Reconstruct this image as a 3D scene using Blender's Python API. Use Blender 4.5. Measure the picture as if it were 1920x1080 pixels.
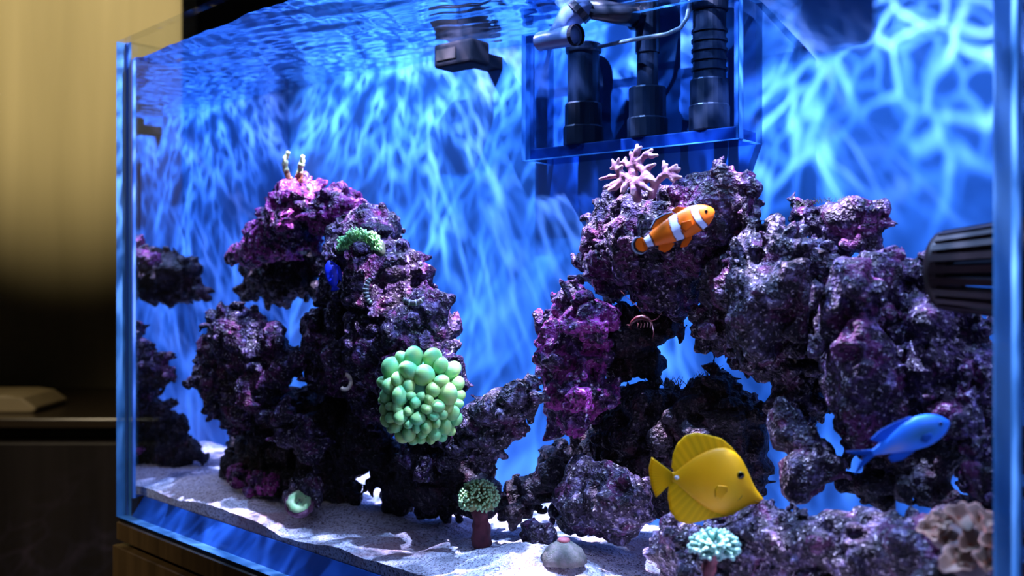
import bpy, bmesh, math, random
import numpy as np
from mathutils import Vector, Matrix

for o in list(bpy.data.objects):
    bpy.data.objects.remove(o)
scene = bpy.context.scene
COL = scene.collection
PI = math.pi

# ------------------------------------------------------------------ camera
F = 1900.0            # focal length in pixels of a 1920 wide frame
HY = 550.0            # row of the horizon
ZE = 1.10             # eye height
S = 0.6               # aquarium height in metres
cam_d = bpy.data.cameras.new('camera')
cam = bpy.data.objects.new('camera', cam_d)
COL.objects.link(cam)
cam.location = (0, 0, ZE)
cam.rotation_euler = (PI / 2, 0, 0)
cam_d.sensor_width = 36
cam_d.lens = F / 1920 * 36
cam_d.shift_y = (HY - 540) / 1920
cam_d.clip_start = 0.02
cam_d.dof.use_dof = True
cam_d.dof.focus_distance = 0.92
cam_d.dof.aperture_fstop = 5.6
scene.camera = cam

# ------------------------------------------------------------------ tank frame
UX = np.array([0.692, -0.7216]); VX = np.array([0.7216, 0.692])
O2 = np.array([-0.841, 2.154]) * S          # front-left corner of the glass
LEN = 1.816 * S
BD = np.array([0.779, -0.627]); BD /= np.linalg.norm(BD)
BN = np.array([BD[1], -BD[0]])              # towards the room
B0 = np.array([-0.529, 2.453]) * S
Z_TOP = ZE + 0.535 * S; Z_WATER = ZE + 0.4954 * S
Z_SAND = ZE - 0.400 * S; Z_BASE = ZE - 0.435 * S; Z_BOT = ZE - 0.474 * S
GT = 0.014

def W(u, v, z):
    p = O2 + UX * u + VX * v
    return Vector((p[0], p[1], z))
SLANT = -0.09
def uleft(v):
    return GT + SLANT * v
def vback(u):
    return 0.259 + 0.129 * u
def ray(px, py):
    return np.array([(px - 960) / F, 1.0, (HY - py) / F])
def at(px, py, v):
    """point seen at a pixel, v metres behind the front pane"""
    d = ray(px, py)
    t = (v + O2 @ VX) / (d[:2] @ VX)
    return Vector((d[0] * t, t, ZE + d[2] * t))
def bw(px, py, off=0.0):
    """point seen at a pixel, off metres in front of the back pane"""
    d = ray(px, py)
    t = ((B0 + BN * off) @ BN) / (d[:2] @ BN)
    return Vector((d[0] * t, t, ZE + d[2] * t))
def mpp(p):
    return p.y / F                          # metres per pixel at a point

# ------------------------------------------------------------------ render / world / lights
scene.view_settings.view_transform = 'Standard'
scene.view_settings.look = 'None'
scene.view_settings.gamma = 1
scene.view_settings.exposure = 0.0
scene.view_settings.use_curve_mapping = False
try:
    scene.cycles.transparent_max_bounces = 32
    scene.cycles.max_bounces = 5
    scene.cycles.diffuse_bounces = 2
    scene.cycles.glossy_bounces = 3
    scene.cycles.use_denoising = True
    scene.cycles.adaptive_threshold = 0.03
    scene.cycles.sample_clamp_indirect = 4
except Exception:
    pass
world = bpy.data.worlds.new('world'); scene.world = world
world.use_nodes = True
world.node_tree.nodes['Background'].inputs['Color'].default_value = (0.6, 0.62, 0.7, 1)
world.node_tree.nodes['Background'].inputs['Strength'].default_value = 0.006

def caustic_nodes(light, h, scale, base, gain, seed):
    """pattern of the rippled water surface h metres under the lamp, thrown by the lamp"""
    light.use_nodes = True
    nt = light.node_tree; N = nt.nodes; L = nt.links
    em = N['Emission']
    tc = N.new('ShaderNodeTexCoord')
    sep = N.new('ShaderNodeSeparateXYZ'); L.new(tc.outputs['Normal'], sep.inputs[0])
    ab = N.new('ShaderNodeMath'); ab.operation = 'ABSOLUTE'; L.new(sep.outputs['Z'], ab.inputs[0])
    mx = N.new('ShaderNodeMath'); mx.operation = 'MAXIMUM'; mx.inputs[1].default_value = 0.05; L.new(ab.outputs[0], mx.inputs[0])
    dx = N.new('ShaderNodeMath'); dx.operation = 'DIVIDE'; L.new(sep.outputs['X'], dx.inputs[0]); L.new(mx.outputs[0], dx.inputs[1])
    dy = N.new('ShaderNodeMath'); dy.operation = 'DIVIDE'; L.new(sep.outputs['Y'], dy.inputs[0]); L.new(mx.outputs[0], dy.inputs[1])
    cb = N.new('ShaderNodeCombineXYZ'); L.new(dx.outputs[0], cb.inputs[0]); L.new(dy.outputs[0], cb.inputs[1])
    cb.inputs[2].default_value = seed
    ns = N.new('ShaderNodeTexNoise'); ns.inputs['Scale'].default_value = scale * 0.55; ns.inputs['Detail'].default_value = 2
    L.new(cb.outputs[0], ns.inputs['Vector'])
    sb = N.new('ShaderNodeVectorMath'); sb.operation = 'SUBTRACT'; sb.inputs[1].default_value = (0.5, 0.5, 0.5)
    L.new(ns.outputs['Color'], sb.inputs[0])
    sc_ = N.new('ShaderNodeVectorMath'); sc_.operation = 'SCALE'; sc_.inputs['Scale'].default_value = 1.3 / scale
    L.new(sb.outputs[0], sc_.inputs[0])
    ad = N.new('ShaderNodeVectorMath'); ad.operation = 'ADD'; L.new(cb.outputs[0], ad.inputs[0]); L.new(sc_.outputs[0], ad.inputs[1])
    outs = []
    for k, s in ((0, scale), (1, scale * 1.7)):
        vo = N.new('ShaderNodeTexVoronoi'); vo.feature = 'DISTANCE_TO_EDGE'; vo.inputs['Scale'].default_value = s
        L.new(ad.outputs[0], vo.inputs['Vector'])
        m1 = N.new('ShaderNodeMapRange'); m1.interpolation_type = 'SMOOTHERSTEP'
        m1.inputs['From Min'].default_value = 0.0; m1.inputs['From Max'].default_value = 0.13 if k == 0 else 0.16
        m1.inputs['To Min'].default_value = 1.0; m1.inputs['To Max'].default_value = 0.0
        L.new(vo.outputs['Distance'], m1.inputs['Value'])
        outs.append(m1.outputs[0])
    n2 = N.new('ShaderNodeTexNoise'); n2.inputs['Scale'].default_value = scale * 0.4; n2.inputs['Detail'].default_value = 1
    L.new(cb.outputs[0], n2.inputs['Vector'])
    mr = N.new('ShaderNodeMapRange'); mr.inputs['From Min'].default_value = 0.36; mr.inputs['From Max'].default_value = 0.64
    L.new(n2.outputs['Fac'], mr.inputs['Value'])
    su = N.new('ShaderNodeMath'); su.operation = 'MULTIPLY_ADD'; su.inputs[1].default_value = 0.45
    L.new(outs[1], su.inputs[0]); L.new(outs[0], su.inputs[2])
    mu = N.new('ShaderNodeMath'); mu.operation = 'MULTIPLY'; L.new(su.outputs[0], mu.inputs[0]); L.new(mr.outputs[0], mu.inputs[1])
    pw = N.new('ShaderNodeMath'); pw.operation = 'MULTIPLY_ADD'; pw.inputs[1].default_value = gain; pw.inputs[2].default_value = base
    L.new(mu.outputs[0], pw.inputs[0])
    L.new(pw.outputs[0], em.inputs['Strength'])
    cm = N.new('ShaderNodeMix'); cm.data_type = 'RGBA'; cm.inputs['A'].default_value = (0.32, 0.52, 1.0, 1); cm.inputs['B'].default_value = (1.0, 0.74, 1.05, 1)
    L.new(mu.outputs[0], cm.inputs['Factor']); L.new(cm.outputs['Result'], em.inputs['Color'])

LAMPS = [  # u, v, height over water, power, cone, pattern scale
    (0.24, 0.095, 0.22, 21, 114, 15.0),
    (0.56, 0.098, 0.22, 26, 114, 13.0),
    (0.90, 0.100, 0.22, 29, 114, 7.5),
]
LAMP_COLOR = (1.0, 1.0, 1.0)
for i, (u, v, h, pw, cone, sc) in enumerate(LAMPS):
    ld = bpy.data.lights.new('led_lamp', 'SPOT')
    ld.energy = pw; ld.color = LAMP_COLOR
    ld.spot_size = math.radians(cone); ld.spot_blend = 0.5
    ld.shadow_soft_size = 0.004
    lo = bpy.data.objects.new('led_lamp', ld); COL.objects.link(lo)
    lo.location = W(u, v, Z_WATER + h)
    lo.rotation_euler = (0, 0, 0.7)
    caustic_nodes(ld, h, sc, 0.54, 6.4, i * 3.7)

def spot(name, loc, target, energy, color, size, blend, rad):
    ld = bpy.data.lights.new(name, 'SPOT'); ld.energy = energy; ld.color = color
    ld.spot_size = math.radians(size); ld.spot_blend = blend; ld.shadow_soft_size = rad
    lo = bpy.data.objects.new(name, ld); COL.objects.link(lo); lo.location = loc
    lo.rotation_euler = (Vector(target) - Vector(loc)).to_track_quat('-Z', 'Y').to_euler()
    return lo
# warm ceiling spot washing the upper part of the wall beside the tank
spot('ceiling_spot', (-1.45, 0.8, 2.9), (-1.35, 3.06, 1.88), 250, (1.0, 0.86, 0.56), 30, 0.9, 0.04)
# warm fill light added to brighten the cabinet and sideboard
spot('room_fill', (-2.0, 0.2, 2.6), (-0.88, 1.85, 0.50), 110, (1.0, 0.82, 0.55), 44, 0.95, 0.15)

# ------------------------------------------------------------------ helpers: objects
def tag(o, label=None, cat=None, group=None, kind=None):
    if label: o['label'] = label
    if cat: o['category'] = cat
    if group: o['group'] = group
    if kind: o['kind'] = kind
    return o
def empty(name, loc, label=None, cat=None, group=None, kind=None):
    o = bpy.data.objects.new(name, None); COL.objects.link(o); o.location = loc
    o.empty_display_size = 0.02
    return tag(o, label, cat, group, kind)
def link(name, me, mat, parent=None, loc=(0, 0, 0)):
    o = bpy.data.objects.new(name, me); COL.objects.link(o)
    if mat is not None:
        for m in (mat if isinstance(mat, (list, tuple)) else [mat]): me.materials.append(m)
    if parent is not None:
        o.parent = parent
        o.location = Vector(loc) - wloc(parent)
    else:
        o.location = loc
    return o
def wloc(o):
    l = Vector(o.location)
    while o.parent is not None:
        o = o.parent; l = l + o.location
    return l
def mesh(name, verts, faces, smooth=False, origin=None, cols=None, mats=None):
    verts = [Vector(v) for v in verts]
    if origin is not None: verts = [v - Vector(origin) for v in verts]
    me = bpy.data.meshes.new(name); me.from_pydata([tuple(v) for v in verts], [], faces); me.update()
    if smooth: me.polygons.foreach_set('use_smooth', [True] * len(me.polygons))
    if cols is not None:
        a = me.color_attributes.new('Col', 'FLOAT_COLOR', 'POINT')
        a.data.foreach_set('color', np.array([(c[0], c[1], c[2], 1.0) for c in cols], dtype=np.float32).ravel())
    if mats is not None: me.polygons.foreach_set('material_index', mats)
    return me
def fixn(me):
    bm = bmesh.new(); bm.from_mesh(me); bmesh.ops.recalc_face_normals(bm, faces=bm.faces); bm.to_mesh(me); bm.free()
    return me
def part(name, verts, faces, mat, parent, smooth=False, cols=None, mats=None, origin=None):
    org = Vector(origin) if origin is not None else sum((Vector(v) for v in verts), Vector()) / len(verts)
    me = fixn(mesh(name, verts, faces, smooth, org, cols, mats))
    return link(name, me, mat, parent, org)
BOXF = [(0, 3, 2, 1), (4, 5, 6, 7), (0, 1, 5, 4), (1, 2, 6, 5), (2, 3, 7, 6), (3, 0, 4, 7)]
def tbox(u0, u1, v0, v1, z0, z1, v1b=None, v0b=None):
    v1b = v1 if v1b is None else v1b; v0b = v0 if v0b is None else v0b
    q = [(u0, v0), (u1, v0b), (u1, v1b), (u0, v1)]
    return [W(u, v, z0) for u, v in q] + [W(u, v, z1) for u, v in q]
def quadbox(q, z0, z1):
    """box over four plan points"""
    return [Vector((p[0], p[1], z0)) for p in q] + [Vector((p[0], p[1], z1)) for p in q]
def bevel_obj(o, w, seg=2):
    m = o.modifiers.new('bevel', 'BEVEL'); m.width = w; m.segments = seg; m.limit_method = 'ANGLE'
    return o
def frames(pts):
    pts = [Vector(p) for p in pts]; out = []
    ref = Vector((0, 0, 1))
    for i in range(len(pts)):
        a = pts[max(0, i - 1)]; b = pts[min(len(pts) - 1, i + 1)]
        t = (b - a).normalized()
        r = ref if abs(t.dot(ref)) < 0.95 else Vector((1, 0, 0))
        x = t.cross(r).normalized(); y = x.cross(t).normalized()
        if out and x.dot(out[-1][0]) < 0: x = -x; y = -y
        out.append((x, y))
    return pts, out
def tube(pts, rad, n=12, caps=True):
    pts, fr = frames(pts)
    if not hasattr(rad, '__len__'): rad = [rad] * len(pts)
    V = []; Fc = []
    for p, (x, y), r in zip(pts, fr, rad):
        for k in range(n):
            a = 2 * PI * k / n
            V.append(p + x * (r * math.cos(a)) + y * (r * math.sin(a)))
    for i in range(len(pts) - 1):
        for k in range(n):
            a = i * n + k; b = i * n + (k + 1) % n
            Fc.append((a, b, b + n, a + n))
    if caps:
        Fc.append(tuple(range(n - 1, -1, -1))); Fc.append(tuple(range((len(pts) - 1) * n, len(pts) * n)))
    return V, Fc
def merge(*vf):
    V = []; Fc = []
    for v, f in vf:
        b = len(V); V += list(v); Fc += [tuple(i + b for i in q) for q in f]
    return V, Fc
def lathe(base, prof, n=20):
    """profile (radius, height) around the vertical through base"""
    V = []; Fc = []
    for r, z in prof:
        for k in range(n):
            a = 2 * PI * k / n
            V.append(Vector((base[0] + r * math.cos(a), base[1] + r * math.sin(a), base[2] + z)))
    for i in range(len(prof) - 1):
        for k in range(n):
            a = i * n + k; b = i * n + (k + 1) % n
            Fc.append((a, b, b + n, a + n))
    Fc.append(tuple(range(n - 1, -1, -1))); Fc.append(tuple(range((len(prof) - 1) * n, len(prof) * n)))
    return V, Fc
def ico(sub=2):
    bm = bmesh.new(); bmesh.ops.create_icosphere(bm, subdivisions=sub, radius=1)
    V = [v.co.copy() for v in bm.verts]; Fc = [tuple(v.index for v in f.verts) for f in bm.faces]; bm.free()
    return V, Fc
def blob(c, r, sub=2, rot=None):
    V, Fc = ico(sub)
    r = Vector(r) if hasattr(r, '__len__') else Vector((r, r, r))
    out = []
    for v in V:
        w = Vector((v.x * r.x, v.y * r.y, v.z * r.z))
        if rot is not None: w = rot @ w
        out.append(Vector(c) + w)
    return out, Fc

# ------------------------------------------------------------------ helpers: materials
def new_mat(name):
    m = bpy.data.materials.new(name); m.use_nodes = True
    return m, m.node_tree, m.node_tree.nodes, m.node_tree.links
def principled(name, color, rough=0.6, metal=0.0, spec=0.4, sss=0.0, sssr=(0.01, 0.01, 0.01), vcol=False, bump=None, varied=None, trans=0.0):
    m, nt, N, L = new_mat(name)
    b = N['Principled BSDF']
    b.inputs['Base Color'].default_value = (*color, 1); b.inputs['Roughness'].default_value = rough
    b.inputs['Metallic'].default_value = metal; b.inputs['Specular IOR Level'].default_value = spec
    if sss:
        b.inputs['Subsurface Weight'].default_value = sss; b.inputs['Subsurface Radius'].default_value = sssr; b.inputs['Subsurface Scale'].default_value = 1.0
    src = None
    if vcol:
        a = N.new('ShaderNodeAttribute'); a.attribute_name = 'Col'; src = a.outputs['Color']
    if varied:
        sc, amt, c2 = varied
        g = N.new('ShaderNodeNewGeometry')
        n = N.new('ShaderNodeTexNoise'); n.inputs['Scale'].default_value = sc; n.inputs['Detail'].default_value = 4
        L.new(g.outputs['Position'], n.inputs['Vector'])
        r = N.new('ShaderNodeMapRange'); r.inputs['From Min'].default_value = 0.35; r.inputs['From Max'].default_value = 0.65; r.inputs['To Max'].default_value = amt
        L.new(n.outputs['Fac'], r.inputs['Value'])
        mx = N.new('ShaderNodeMix'); mx.data_type = 'RGBA'
        if src is not None: L.new(src, mx.inputs['A'])
        else: mx.inputs['A'].default_value = (*color, 1)
        mx.inputs['B'].default_value = (*c2, 1)
        L.new(r.outputs[0], mx.inputs['Factor']); src = mx.outputs['Result']
    if src is not None: L.new(src, b.inputs['Base Color'])
    if bump:
        g = N.new('ShaderNodeNewGeometry')
        n = N.new('ShaderNodeTexNoise'); n.inputs['Scale'].default_value = bump[0]; n.inputs['Detail'].default_value = 3
        L.new(g.outputs['Position'], n.inputs['Vector'])
        bp = N.new('ShaderNodeBump'); bp.inputs['Strength'].default_value = bump[1]; bp.inputs['Distance'].default_value = bump[2]
        L.new(n.outputs['Fac'], bp.inputs['Height']); L.new(bp.outputs[0], b.inputs['Normal'])
    if trans:
        o = N['Material Output']
        t = N.new('ShaderNodeBsdfTranslucent'); mxs = N.new('ShaderNodeMixShader'); mxs.inputs[0].default_value = trans
        if src is not None: L.new(src, t.inputs['Color'])
        else: t.inputs['Color'].default_value = (*color, 1)
        L.new(b.outputs[0], mxs.inputs[1]); L.new(t.outputs[0], mxs.inputs[2]); L.new(mxs.outputs[0], o.inputs['Surface'])
    return m

def glass_mat(name, tint, refl=0.015, rough=0.0):
    m, nt, N, L = new_mat(name)
    N.remove(N['Principled BSDF']); o = N['Material Output']
    t = N.new('ShaderNodeBsdfTransparent'); t.inputs[0].default_value = (*tint, 1)
    g = N.new('ShaderNodeBsdfGlossy'); g.inputs['Roughness'].default_value = rough
    mx = N.new('ShaderNodeMixShader')
    lw = N.new('ShaderNodeLayerWeight'); lw.inputs['Blend'].default_value = 0.5
    pw = N.new('ShaderNodeMath'); pw.operation = 'POWER'; pw.inputs[1].default_value = 5
    L.new(lw.outputs['Facing'], pw.inputs[0])
    ma = N.new('ShaderNodeMath'); ma.operation = 'MULTIPLY_ADD'; ma.inputs[1].default_value = 0.5; ma.inputs[2].default_value = refl
    L.new(pw.outputs[0], ma.inputs[0]); L.new(ma.outputs[0], mx.inputs[0])
    L.new(t.outputs[0], mx.inputs[1]); L.new(g.outputs[0], mx.inputs[2])
    L.new(mx.outputs[0], o.inputs['Surface'])
    return m
def mirror_mat(name, fac, color, tint):
    m, nt, N, L = new_mat(name)
    N.remove(N['Principled BSDF']); o = N['Material Output']
    t = N.new('ShaderNodeBsdfTransparent'); t.inputs[0].default_value = (*tint, 1)
    g = N.new('ShaderNodeBsdfGlossy'); g.inputs['Roughness'].default_value = 0.02; g.inputs['Color'].default_value = (*color, 1)
    mx = N.new('ShaderNodeMixShader'); mx.inputs[0].default_value = fac
    L.new(t.outputs[0], mx.inputs[1]); L.new(g.outputs[0], mx.inputs[2]); L.new(mx.outputs[0], o.inputs['Surface'])
    return m
def surface_mat(name):
    """underside of the water: mirrors at a flat angle, lets light through from above"""
    m, nt, N, L = new_mat(name)
    N.remove(N['Principled BSDF']); o = N['Material Output']
    t = N.new('ShaderNodeBsdfTransparent'); t.inputs[0].default_value = (0.96, 0.98, 1, 1)
    g = N.new('ShaderNodeBsdfGlossy'); g.inputs['Roughness'].default_value = 0.10; g.inputs['Color'].default_value = (0.80, 0.88, 0.97, 1)
    lw = N.new('ShaderNodeLayerWeight'); lw.inputs['Blend'].default_value = 0.5
    mr = N.new('ShaderNodeMapRange'); mr.interpolation_type = 'SMOOTHSTEP'
    mr.inputs['From Min'].default_value = 0.45; mr.inputs['From Max'].default_value = 0.72; mr.inputs['To Max'].default_value = 0.92
    L.new(lw.outputs['Facing'], mr.inputs['Value'])
    mx = N.new('ShaderNodeMixShader'); L.new(mr.outputs[0], mx.inputs[0])
    L.new(t.outputs[0], mx.inputs[1]); L.new(g.outputs[0], mx.inputs[2]); L.new(mx.outputs[0], o.inputs['Surface'])
    return m
def edge_mat(name, color):
    """cut glass edge: blue, half see-through, catches light from both sides"""
    m, nt, N, L = new_mat(name)
    b = N['Principled BSDF']; o = N['Material Output']
    b.inputs['Base Color'].default_value = (*color, 1); b.inputs['Roughness'].default_value = 0.25
    tl = N.new('ShaderNodeBsdfTranslucent'); tl.inputs[0].default_value = (*color, 1)
    mx = N.new('ShaderNodeMixShader'); mx.inputs[0].default_value = 0.5
    L.new(b.outputs[0], mx.inputs[1]); L.new(tl.outputs[0], mx.inputs[2])
    tr = N.new('ShaderNodeBsdfTransparent'); tr.inputs[0].default_value = (0.5, 0.75, 1, 1)
    m2 = N.new('ShaderNodeMixShader'); m2.inputs[0].default_value = 0.15
    L.new(mx.outputs[0], m2.inputs[1]); L.new(tr.outputs[0], m2.inputs[2]); L.new(m2.outputs[0], o.inputs['Surface'])
    return m
def wood_mat(name, c1, c2, rough=0.5, stretch=(30, 30, 2)):
    m, nt, N, L = new_mat(name)
    b = N['Principled BSDF']; b.inputs['Roughness'].default_value = rough
    g = N.new('ShaderNodeNewGeometry'); mp = N.new('ShaderNodeMapping'); mp.inputs['Scale'].default_value = stretch
    L.new(g.outputs['Position'], mp.inputs['Vector'])
    n = N.new('ShaderNodeTexNoise'); n.inputs['Scale'].default_value = 1.0; n.inputs['Detail'].default_value = 5; n.inputs['Distortion'].default_value = 0.6
    L.new(mp.outputs[0], n.inputs['Vector'])
    r = N.new('ShaderNodeValToRGB'); r.color_ramp.elements[0].color = (*c1, 1); r.color_ramp.elements[1].color = (*c2, 1)
    r.color_ramp.elements[0].position = 0.32; r.color_ramp.elements[1].position = 0.68
    L.new(n.outputs['Fac'], r.inputs[0]); L.new(r.outputs[0], b.inputs['Base Color'])
    return m
def rock_mat(name, ramp, patch, patch_amt, speck, seed):
    """ramp: four pigments, patch: coralline crust colour, speck: pale spots"""
    m, nt, N, L = new_mat(name)
    b = N['Principled BSDF']; b.inputs['Roughness'].default_value = 0.55; b.inputs['Specular IOR Level'].default_value = 0.28
    g = N.new('ShaderNodeNewGeometry')
    mp = N.new('ShaderNodeMapping'); mp.inputs['Location'].default_value = (seed * 1.37, seed * 0.71, seed * 2.1)
    L.new(g.outputs['Position'], mp.inputs['Vector'])
    def noise(s, d=4, dist=0.0):
        n = N.new('ShaderNodeTexNoise'); n.inputs['Scale'].default_value = s; n.inputs['Detail'].default_value = d; n.inputs['Distortion'].default_value = dist
        L.new(mp.outputs[0], n.inputs['Vector']); return n.outputs['Fac']
    def rng(src, a, c, to=1.0):
        r = N.new('ShaderNodeMapRange'); r.inputs['From Min'].default_value = a; r.inputs['From Max'].default_value = c; r.inputs['To Max'].default_value = to
        L.new(src, r.inputs['Value']); return r.outputs[0]
    def mix(fac, A, B):
        x = N.new('ShaderNodeMix'); x.data_type = 'RGBA'; L.new(fac, x.inputs['Factor'])
        if isinstance(A, tuple): x.inputs['A'].default_value = (*A, 1)
        else: L.new(A, x.inputs['A'])
        if isinstance(B, tuple): x.inputs['B'].default_value = (*B, 1)
        else: L.new(B, x.inputs['B'])
        return x.outputs['Result']
    cr = N.new('ShaderNodeValToRGB')
    els = cr.color_ramp.elements
    els[0].position = 0.28; els[0].color = (*ramp[0], 1); els[1].position = 0.74; els[1].color = (*ramp[3], 1)
    e = els.new(0.46); e.color = (*ramp[1], 1); e = els.new(0.58); e.color = (*ramp[2], 1)
    L.new(noise(95, 3, 0.4), cr.inputs[0])
    c = mix(rng(noise(38, 2, 0.5), 0.62 - patch_amt * 0.3, 0.70 - patch_amt * 0.3, 0.85), cr.outputs[0], patch)
    c = mix(rng(noise(330, 1), 0.60, 0.72, 0.75), c, speck)
    c = mix(rng(noise(210, 1), 0.50, 0.64, 0.8), c, tuple(x * 0.35 for x in ramp[0]))
    L.new(c, b.inputs['Base Color'])
    bp = N.new('ShaderNodeBump'); bp.inputs['Strength'].default_value = 1.0; bp.inputs['Distance'].default_value = 0.004
    L.new(noise(330, 2), bp.inputs['Height']); L.new(bp.outputs[0], b.inputs['Normal'])
    return m

M = {}
M['glass'] = glass_mat('clear_glass', (0.955, 0.975, 0.995))
M['box_glass'] = glass_mat('overflow_glass', (0.66, 0.76, 0.86))
M['edge'] = edge_mat('blue_glass_edge', (0.14, 0.50, 1.0))
M['side_mirror'] = mirror_mat('water_side', 0.8, (0.62, 0.66, 0.80), (0.9, 0.95, 1))
M['water_front'] = glass_mat('water_front', (0.93, 0.97, 1.0))
M['water_top'] = surface_mat('water_surface')
M['back_blue'] = principled('blue_back_pane', (0.017, 0.120, 0.36), 0.6, spec=0.3)
M['base_blue'] = principled('blue_base', (0.005, 0.050, 0.24), 0.4)
M['wood'] = wood_mat('walnut_veneer', (0.10, 0.062, 0.026), (0.20, 0.125, 0.055), 0.45, (40, 40, 3))
M['black'] = principled('black_mat', (0.004, 0.004, 0.005), 0.5)
M['dark_plastic'] = principled('dark_plastic', (0.005, 0.007, 0.012), 0.8, spec=0.05)
M['pipe'] = principled('dark_pvc', (0.007, 0.013, 0.024), 0.35, spec=0.4)
M['pipe_grey'] = principled('grey_blue_pvc', (0.05, 0.10, 0.22), 0.35, spec=0.5)
M['tube'] = principled('silicone_tube', (0.08, 0.13, 0.17), 0.3)
M['vcol'] = principled('skin_pigment', (1, 1, 1), 0.45, vcol=True, spec=0.3)
M['fin'] = principled('fin_pigment', (1, 1, 1), 0.5, vcol=True, spec=0.2, trans=0.35)

# ------------------------------------------------------------------ room
M['wall'] = wood_mat('beige_wall', (0.44, 0.36, 0.18), (0.56, 0.46, 0.24), 0.7, (7, 7, 0.7))
M['dark_wall'] = principled('dark_wall', (0.02, 0.018, 0.016), 0.8, varied=(3, 0.5, (0.03, 0.026, 0.022)))
M['floor'] = wood_mat('dark_floor', (0.03, 0.022, 0.018), (0.06, 0.045, 0.035), 0.4, (2, 25, 2))
def wbox(name, x0, x1, y0, y1, z0, z1, mat, parent=None):
    q = [(x0, y0), (x1, y0), (x1, y1), (x0, y1)]
    V = quadbox(q, z0, z1); org = Vector(((x0 + x1) / 2, (y0 + y1) / 2, z0))
    return link(name, fixn(mesh(name, V, BOXF, False, org)), mat, parent, org)
tag(wbox('floor', -4, 4, -3, 5.2, -0.05, 0, M['floor']), 'dark wooden room floor', kind='structure')
tag(wbox('wall_left', -2.6, -0.326 * 3.06, 3.06, 3.2, 0, 3.0, M['wall']), 'beige wall panel with soft vertical streaks behind the tank', kind='structure')
tag(wbox('wall_back', -4, 4, 5.0, 5.2, 0, 3.0, M['dark_wall']), 'unlit dark wall at the far end of the room', kind='structure')

# sideboard beside the tank
M['dark_wood'] = wood_mat('dark_stained_wood', (0.014, 0.011, 0.012), (0.028, 0.022, 0.024), 0.45, (22, 22, 1.2))
M['dark_top'] = principled('dark_counter', (0.05, 0.036, 0.026), 0.22)
ZC = ZE - 0.284
sb = empty('sideboard', (-1.3, 2.55, 0), 'dark wooden sideboard with a black finger groove, standing beside the aquarium', 'sideboard')
wbox('body', -2.3, -0.80, 2.32, 3.05, 0.0, ZC - 0.055, M['dark_wood'], sb)
wbox('finger_groove', -2.3, -0.80, 2.36, 3.05, ZC - 0.055, ZC - 0.022, M['black'], sb)
bevel_obj(wbox('top_board', -2.3, -0.80, 2.30, 3.05, ZC - 0.022, ZC, M['dark_top'], sb), 0.003)
for k in range(4):
    x0 = -2.3 + k * 0.375
    bevel_obj(wbox('front_plank', x0 + 0.002, x0 + 0.373, 2.305, 2.322, 0.05, ZC - 0.057, M['dark_wood'], sb), 0.002)
M['pale'] = principled('pale_beige', (0.50, 0.40, 0.24), 0.5, varied=(9, 0.5, (0.62, 0.52, 0.34)))
V = []
for (x0, x1, z) in ((-1.75, -1.135, 0.0), (-1.75, -1.125, 0.010), (-1.75, -1.16, 0.036), (-1.75, -1.20, 0.042)):
    V += [Vector((x0, 2.40, ZC + z)), Vector((x1, 2.40, ZC + z)), Vector((x1 - 0.02, 2.62, ZC + z)), Vector((x0, 2.62, ZC + z))]
Fc = [(3, 2, 1, 0), (12, 13, 14, 15)]
for i in range(3):
    for k in range(4):
        Fc.append((i * 4 + k, i * 4 + (k + 1) % 4, i * 4 + 4 + (k + 1) % 4, i * 4 + 4 + k))
o = part('pale_block', V, Fc, M['pale'], None, origin=(-1.4, 2.5, ZC))  # plain pale low block set on the counter
tag(bevel_obj(o, 0.006), 'pale beige low block lying on the dark sideboard', 'tray')

# ------------------------------------------------------------------ aquarium and its cabinet
aq = empty('aquarium', W(LEN / 2, 0.17, Z_BOT), 'rimless glass aquarium with clear front pane and blue back pane', 'aquarium')
GM = [M['glass'], M['edge']]
part('front_pane', tbox(0, LEN, 0, GT, Z_BOT, Z_TOP), BOXF, GM, aq, mats=[1, 0, 0, 1, 0, 1])
vb = 0.2576
ql = [(SLANT * GT, GT), (GT + SLANT * GT, GT), (GT + SLANT * vb, vback(GT + SLANT * vb)), (SLANT * vb, vback(SLANT * vb))]
part('side_pane', [W(u, v, Z_BOT) for u, v in ql] + [W(u, v, Z_TOP) for u, v in ql], BOXF, GM, aq, mats=[0, 0, 1, 0, 1, 0])
part('side_pane', tbox(LEN - GT, LEN, GT, vback(LEN - GT), Z_BOT, Z_TOP, v1b=vback(LEN)), BOXF, GM, aq, mats=[0, 0, 1, 0, 1, 0])
part('back_pane', tbox(-0.02, LEN, vback(-0.02), vback(-0.02) + GT, Z_BOT, Z_TOP, v1b=vback(LEN) + GT, v0b=vback(LEN)), BOXF, M['back_blue'], aq)
# base slab: front slope shaped to catch lamp light, standing for glowing glass
V = []
for u in (GT, LEN - GT):
    d = SLANT * 0.255 if u < 0.1 else 0.0
    V += [W(u, GT, Z_BOT), W(u + d, vback(u + d), Z_BOT), W(u + d, vback(u + d), Z_BASE), W(u, GT + 0.016, Z_BASE)]
part('base_slab', V, [(0, 1, 2, 3), (7, 6, 5, 4), (0, 3, 7, 4), (1, 5, 6, 2), (3, 2, 6, 7), (0, 4, 5, 1)], M['base_blue'], aq)
# clear silicone seams in the front corners
M['seam'] = edge_mat('silicone_seam', (0.16, 0.36, 0.75))
part('corner_seam', tbox(GT, GT + 0.003, GT, GT + 0.004, Z_BASE, Z_WATER), BOXF, M['seam'], aq)
part('corner_seam', tbox(0.001, 0.004, GT - 0.002, GT, Z_BOT, Z_TOP), BOXF, M['seam'], aq)

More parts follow.
